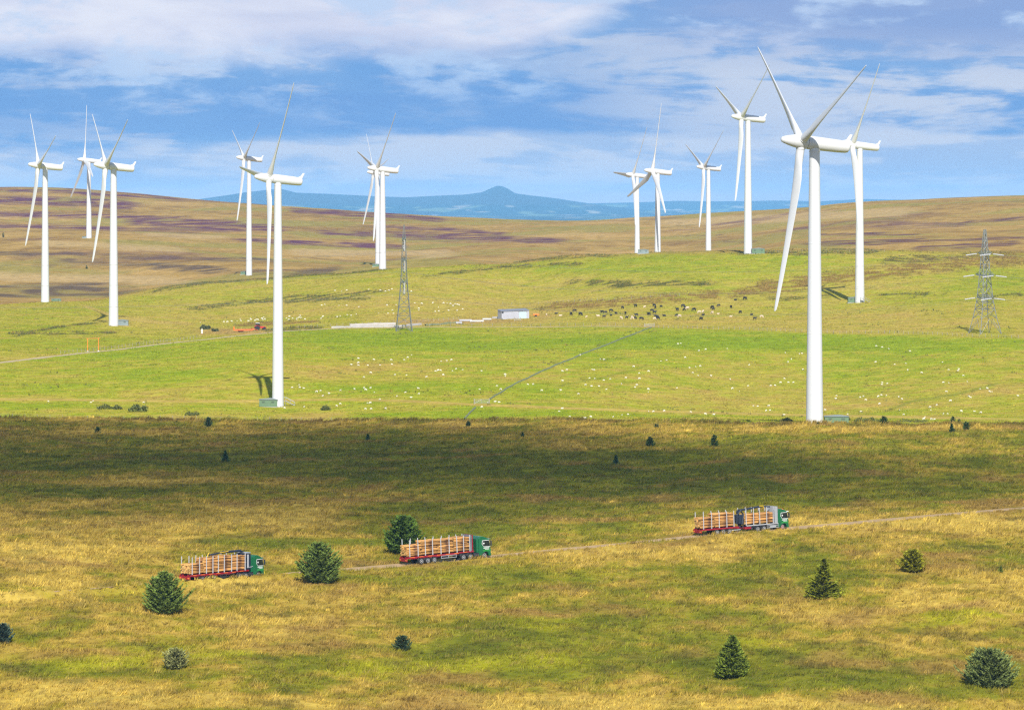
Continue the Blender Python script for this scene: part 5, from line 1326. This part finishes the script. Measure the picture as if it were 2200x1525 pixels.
wall_run([(752, 701), (800, 699), (850, 698)], 1.0, .35, conc, 'pen_wall', 'long pale concrete pen wall left of the slim pylon, upper one', 'wall', .03, 3)
wall_run([(712, 705.5), (760, 704.5), (820, 703.5), (870, 702.5)], .7, .4, conc2, 'pen_wall', 'low grey pen wall in front of the pale one left of the slim pylon', 'wall', .06, 4)
wall_run([(872, 702), (905, 699)], .9, .35, conc, 'pen_wall', 'short pale pen wall right of the slim pylon', 'wall', .03, 5)
wall_run([(914, 701), (950, 697), (985, 693)], .55, .6, stone, 'pen_wall', 'tumbled grey stone wall between the slim pylon and the troughs', 'wall', .3, 6)
wall_run([(1058, 684), (1075, 684)], .8, .3, conc2, 'pen_wall', 'small grey pen wall at the left foot of the metal shed', 'wall', .05, 7)
def trough(u, v, ln, label, m, rz=.12):
    r = thing('feed_trough', label, 'trough', ground_at(u, v), rz, 'feed troughs left of the shed')
    b = MB(); b.box(-ln / 2, ln / 2, -.5, -.42, .25, .85); b.box(-ln / 2, ln / 2, .42, .5, .25, .85); b.box(-ln / 2, -ln / 2 + .08, -.42, .42, .25, .85); b.box(ln / 2 - .08, ln / 2, -.42, .42, .25, .85); b.box(-ln / 2 + .08, ln / 2 - .08, -.42, .42, .25, .33)
    b.build('basin', m, r)
    for x in np.linspace(-ln / 2 + .4, ln / 2 - .4, 4):
        b = MB(); b.box(x - .06, x + .06, -.4, .4, -.2, .249); b.build('leg', galv, r)
trough(1024, 691.5, 5.6, 'longest white topped feed trough left of the metal shed', tin_w)
trough(1046, 687, 3.6, 'short white feed trough nearest the metal shed', tin_w)
trough(1000, 690, 5.0, 'blue grey feed trough behind the long white one', tin)
trough(986, 695.5, 2.4, 'short grey feed trough farthest from the metal shed', tin)
def shed():
    p = ground_at(1103, 684); r = thing('metal_shed', 'pale corrugated metal shed with sloping roof beside the cattle', 'shed', p, math.radians(16))
    L, Dp = 11.6, 6.0
    b = MB(); n = 58
    for i in range(n):                                   # corrugated sheets, higher on the right
        x0 = -L / 2 + L * i / n; x1 = x0 + L / n * .5; x2 = x0 + L / n
        f = lambda x: 3.0 + 1.0 * (x + L / 2) / L * .35
        for a, c, y in ((x0, x1, -Dp / 2), (x1, x2, -Dp / 2 + .05)):
            b.add([(a, y, -.4), (c, y, -.4), (c, y, f(c)), (a, y, f(a))], [(0, 1, 2, 3)])
    b.add([(-L / 2, Dp / 2, -.4), (L / 2, Dp / 2, -.4), (L / 2, Dp / 2, 3.9), (-L / 2, Dp / 2, 3.6)], [(1, 0, 3, 2)])
    for s in (-1, 1):
        x = s * L / 2; z = 3.0 if s < 0 else 3.35
        b.add([(x, -Dp / 2, -.4), (x, Dp / 2, -.4), (x, Dp / 2, z + .5), (x, -Dp / 2, z)], [(0, 1, 2, 3) if s > 0 else (3, 2, 1, 0)])
    b.build('wall', tin, r)
    b = MB(); b.add([(-L / 2 - .2, -Dp / 2 - .3, 3.02), (L / 2 + .2, -Dp / 2 - .3, 3.38), (L / 2 + .2, Dp / 2 + .2, 3.95), (-L / 2 - .2, Dp / 2 + .2, 3.60), (-L / 2 - .2, -Dp / 2 - .3, 3.10), (L / 2 + .2, -Dp / 2 - .3, 3.46), (L / 2 + .2, Dp / 2 + .2, 4.03), (-L / 2 - .2, Dp / 2 + .2, 3.68)],
        [(3, 2, 1, 0), (4, 5, 6, 7), (0, 1, 5, 4), (1, 2, 6, 5), (2, 3, 7, 6), (3, 0, 4, 7)]); b.build('roof', mat('roof_sheet', (.22, .23, .26), .55, var=.2, scale=.5), r)
    b = MB(); b.box(-L / 2 + .1, -L / 2 + .75, -Dp / 2 - .06, -Dp / 2 - .01, 2.2, 2.85); b.build('vent_opening', c_dark, r)
    b = MB(); b.box(L / 2 - 4.2, L / 2 - 1.2, -Dp / 2 - .07, -Dp / 2 - .012, -.2, 2.8); b.build('sliding_door', mat('door_sheet', (.42, .55, .62), .5, var=.1, scale=.5), r)
    b = MB(); b.box(L / 2 - 4.6, L / 2 - .8, -Dp / 2 - .12, -Dp / 2 - .071, 2.8, 2.95); b.build('door_track', galv, r)
shed()
def gate(u, v, ln, rz, label, m=galv, bars=5, h=1.25):
    r = thing('field_gate', label, 'gate', ground_at(u, v), rz, 'metal field gates')
    b = MB()
    for k in range(bars): b.tube([(-ln / 2, 0, .2 + k * (h - .2) / (bars - 1)), (ln / 2, 0, .2 + k * (h - .2) / (bars - 1))], .035, 6)
    for x in (-ln / 2, 0, ln / 2): b.tube([(x, 0, .18), (x, 0, h)], .04, 6)
    b.tube([(-ln / 2, .0, .2), (0, 0, h)], .03, 6); b.build('frame', m, r)
    for x in (-ln / 2 - .12, ln / 2 + .12):
        b = MB(); b.box(x - .09, x + .09, -.09, .09, -.4, h + .25); b.build('post', mat('grey_timber', (.30, .27, .22), .9, var=.3, scale=2), r)
gate(1112, 688.5, 2.4, .2, 'galvanised hurdle gate in front of the metal shed', galv)
gate(1035, 868, 4.2, .35, 'grey gate closing the gap in the stone wall on the lower path')
gate(1395, 702, 3.6, .1, 'grey gate where the farm track meets the stone wall top')
gate(872, 706, 2.6, 0, 'small dark gate between the legs of the slim pylon', c_dark)
timber = mat('grey_timber', (.30, .27, .22), .9, var=.3, scale=2)
def fence(pxs, gap, label, h=1.15):
    P = ground_many(pxs); d = np.concatenate([[0], np.cumsum(np.hypot(*np.diff(P[:, :2], axis=0).T))]); n = min(95, int(d[-1] / gap))
    s = np.linspace(0, d[-1], n); X, Y = np.interp(s, d, P[:, 0]), np.interp(s, d, P[:, 1]); Z = gz(X, Y)
    r = thing('wire_fence', label, 'fence', (X[0], Y[0], Z[0]), 0, 'post and wire fences')
    b = MB(); b.box(-.06, .06, -.06, .06, -.4, h, .01); first = b.build('post', timber, r); rr = random.Random(n)
    for i in range(n):
        o = first if i == 0 else first.copy()
        if i: COL.objects.link(o); o.parent = r
        o.location = (X[i] - X[0], Y[i] - Y[0], Z[i] - Z[0]); o.rotation_euler = (rr.gauss(0, .04), rr.gauss(0, .04), rr.random())
    b = MB()
    for hz in (.35, .7, 1.05): b.tube([(X[i] - X[0], Y[i] - Y[0], Z[i] - Z[0] + hz) for i in range(n)], .012, 3)
    b.build('wire', galv, r)
fence([(1405, 704), (1500, 706.5), (1600, 709), (1700, 712.5), (1900, 717), (2085, 723), (2230, 729)], 2.6, 'post and wire fence along the top of the green field, right half')
fence([(640, 705), (700, 702), (800, 697), (900, 692), (985, 686)], 3.0, 'post and wire fence behind the pale pens')
fence([(1080, 654), (1200, 650), (1330, 646), (1460, 637)], 4.0, 'post and wire fence along the brown sedge band behind the cattle')
fence([(0, 898), (200, 900), (400, 903), (600, 905), (800, 905)], 3.2, 'post and wire fence on the dark bank at the left moor edge')
fence([(130, 760), (200, 753.5), (330, 738), (430, 726)], 3.2, 'post and wire fence along the left part of the farm track')
fence([(900, 702), (1050, 700), (1200, 699.5), (1375, 700)], 4.0, 'post and wire fence along the middle of the farm track')
fence([(1620, 543), (1700, 542), (1800, 541), (1900, 541)], 5.0, 'distant post and wire fence on the green crest')

# ------------------------------------------------------------------ tractor with low trailer, height frame, warning post, orange implement
t_red = mat('tractor_red', (.50, .035, .03), .35, var=.08, scale=1.5); t_or = mat('trailer_orange', (.62, .13, .03), .5, var=.15, scale=1.0)
def tractor():
    p = ground_at(557, 710); r = thing('tractor', 'red tractor with pale cab roof and white wheel rims on the farm track', 'tractor', p, math.radians(14))
    b = MB(); b.prism([(.2, .75), (.2, 1.55), (2.3, 1.45), (2.5, 1.2), (2.5, .75)], -.42, .42); b.build('bonnet', t_red, r, False, .08)
    b = MB(); b.prism([(-1.25, .7), (-1.3, 1.35), (.25, 1.35), (.3, .7)], -.55, .55); b.build('body', c_dark, r, False, .05)
    b = MB(); b.prism([(-1.25, 1.35), (-1.35, 2.6), (-.1, 2.6), (.25, 1.35)], -.72, .72); cb = b.build('cab', c_glass, r, False, .03)
    b = MB(); b.box(-1.5, .1, -.82, .82, 2.602, 2.82); b.build('roof', tin_w, cb, False, .06)
    b = MB()
    for y in (-.73, .73):
        for a, c in (((-1.27, 1.35), (-1.36, 2.6)), ((.26, 1.35), (-.09, 2.6)), ((-.6, 1.35), (-.62, 2.6))): b.tube([(a[0], y, a[1]), (c[0], y, c[1])], .05, 6)
    b.build('pillars', c_dark, cb)
    for y in (-.95, .95):
        for x, rr_, w in ((-.9, .88, .5), (1.9, .62, .4)):
            b = MB(); lathe(b, [(-w / 2, rr_ * .6), (-w / 2, rr_ * .94), (-w * .4, rr_), (w * .4, rr_), (w / 2, rr_ * .94), (w / 2, rr_ * .6)], (x, y, rr_), (0, 1 if y > 0 else -1, 0), 22); o = b.build('wheel', c_tyre, r)
            b = MB(); lathe(b, [(-w / 2 + .05, .02), (-w / 2 + .05, rr_ * .59), (w / 2 - .02, rr_ * .61), (w * .3, rr_ * .5), (w * .3, .02)], (x, y, rr_), (0, 1 if y > 0 else -1, 0), 18); b.build('rim', c_white, o)
        b = MB(); b.tube([(-.9 + 1.0 * math.cos(q), y * .95, .88 + 1.0 * math.sin(q)) for q in np.linspace(.35, 2.7, 8)], .10, 6); b.build('mudguard', t_red, r)
    b = MB(); b.tube([(.7, -.3, 1.5), (.7, -.3, 2.5)], .05, 8); b.build('exhaust', c_dark, r)
    b = MB(); b.box(2.5, 2.75, -.4, .4, .6, 1.0); b.build('front_weight', t_red, r, False, .04)
    q = ground_at(523, 713.5); t = thing('low_trailer', 'orange low loader trailer behind the red tractor, ramps raised', 'trailer', q, math.radians(13))
    b = MB(); b.prism([(-3.6, .62), (-3.6, .85), (3.3, .95), (3.9, 1.25), (4.3, 1.25), (4.3, 1.05), (3.6, .72)], -1.2, 1.2); b.build('deck', t_or, t, False, .03)
    b = MB()
    for y in (-1.24, 1.24): b.box(-3.6, 3.3, y - .035, y + .035, .5, 1.02)
    b.box(3.3, 3.42, -1.2, 1.2, .95, 1.55); b.build('side_rail', t_or, t)
    for y in (-.75, .75):
        b = MB()
        for k in range(2): b.box(-3.85, -3.62, y - .35 + k * .6, y - .25 + k * .6, .6, 1.95)
        for k in range(5): b.box(-3.8, -3.66, y - .25, y + .25, .75 + k * .26, .85 + k * .26)
        b.build('ramp', c_orange, t)
    for x in (-1.6, -.5):
        for y in (-1.05, 1.05):
            b = MB(); lathe(b, [(-.12, .2), (-.12, .34), (-.09, .38), (.09, .38), (.12, .34), (.12, .2), (.06, .02)], (x, y, .38), (0, 1 if y > 0 else -1, 0), 16); b.build('wheel', c_tyre, t)
    b = MB(); b.tube([(4.2, 0, 1.1), (5.6, 0, .7)], .10, 6); b.build('drawbar', t_or, t)
tractor()
def height_frame():
    p = ground_at(200, 755); r = thing('height_frame', 'orange goalpost frame over the farm track marking wire height', 'barrier', p, .12)
    for x in (-1.9, 1.9):
        b = MB(); b.box(x - .09, x + .09, -.09, .09, -.4, 4.7); b.build('post', c_orange, r)
        b = MB(); b.box(x - .3, x + .3, -.3, .3, -.1, .42, .06); b.build('foot', tin_w if x > 0 else conc, r)
    b = MB(); b.tube([(-2.5, 0, 4.62), (2.5, 0, 4.74)], .085, 6); b.build('crossbar', c_orange, r)
height_frame()
def warning_post():
    p = ground_at(434, 719); r = thing('warning_post', 'white and red marker post beside the farm track', 'post', p, 0)
    b = MB(); b.box(-.12, .12, -.06, .06, -.3, 2.4); b.build('post', c_white, r)
    b = MB(); b.box(-.36, .36, -.10, -.064, 1.15, 1.85); b.build('sign_plate', c_white, r, False, .02)
    b = MB(); b.box(-.30, .30, -.10, -.064, .55, .9); b.build('sign_plate', c_white, r, False, .02)
    b = MB(); b.box(-.125, .125, -.068, -.061, .15, .45); b.build('red_band', t_red, r)
warning_post()
def implement():
    p = ground_at(1150, 680); r = thing('farm_implement', 'low orange farm implement parked right of the metal shed', 'implement', p, .1)
    b = MB(); b.prism([(-.9, .5), (-1.0, 1.25), (1.3, 1.35), (1.7, .9), (1.4, .45)], -.7, .7); b.build('hopper', c_orange, r, False, .06)
    b = MB(); b.tube([(-.9, 0, .6), (-3.4, 0, .45)], .08, 6); b.tube([(-.9, .5, .6), (-3.4, 0, .45)], .06, 6); b.tube([(-.9, -.5, .6), (-3.4, 0, .45)], .06, 6); b.build('drawbar', t_or, r)
    for y in (-.85, .85):
        b = MB(); lathe(b, [(-.1, .2), (-.1, .42), (.1, .42), (.1, .2), (.04, .02)], (.2, y, .42), (0, 1 if y > 0 else -1, 0), 16); b.build('wheel', c_tyre, r)
implement()
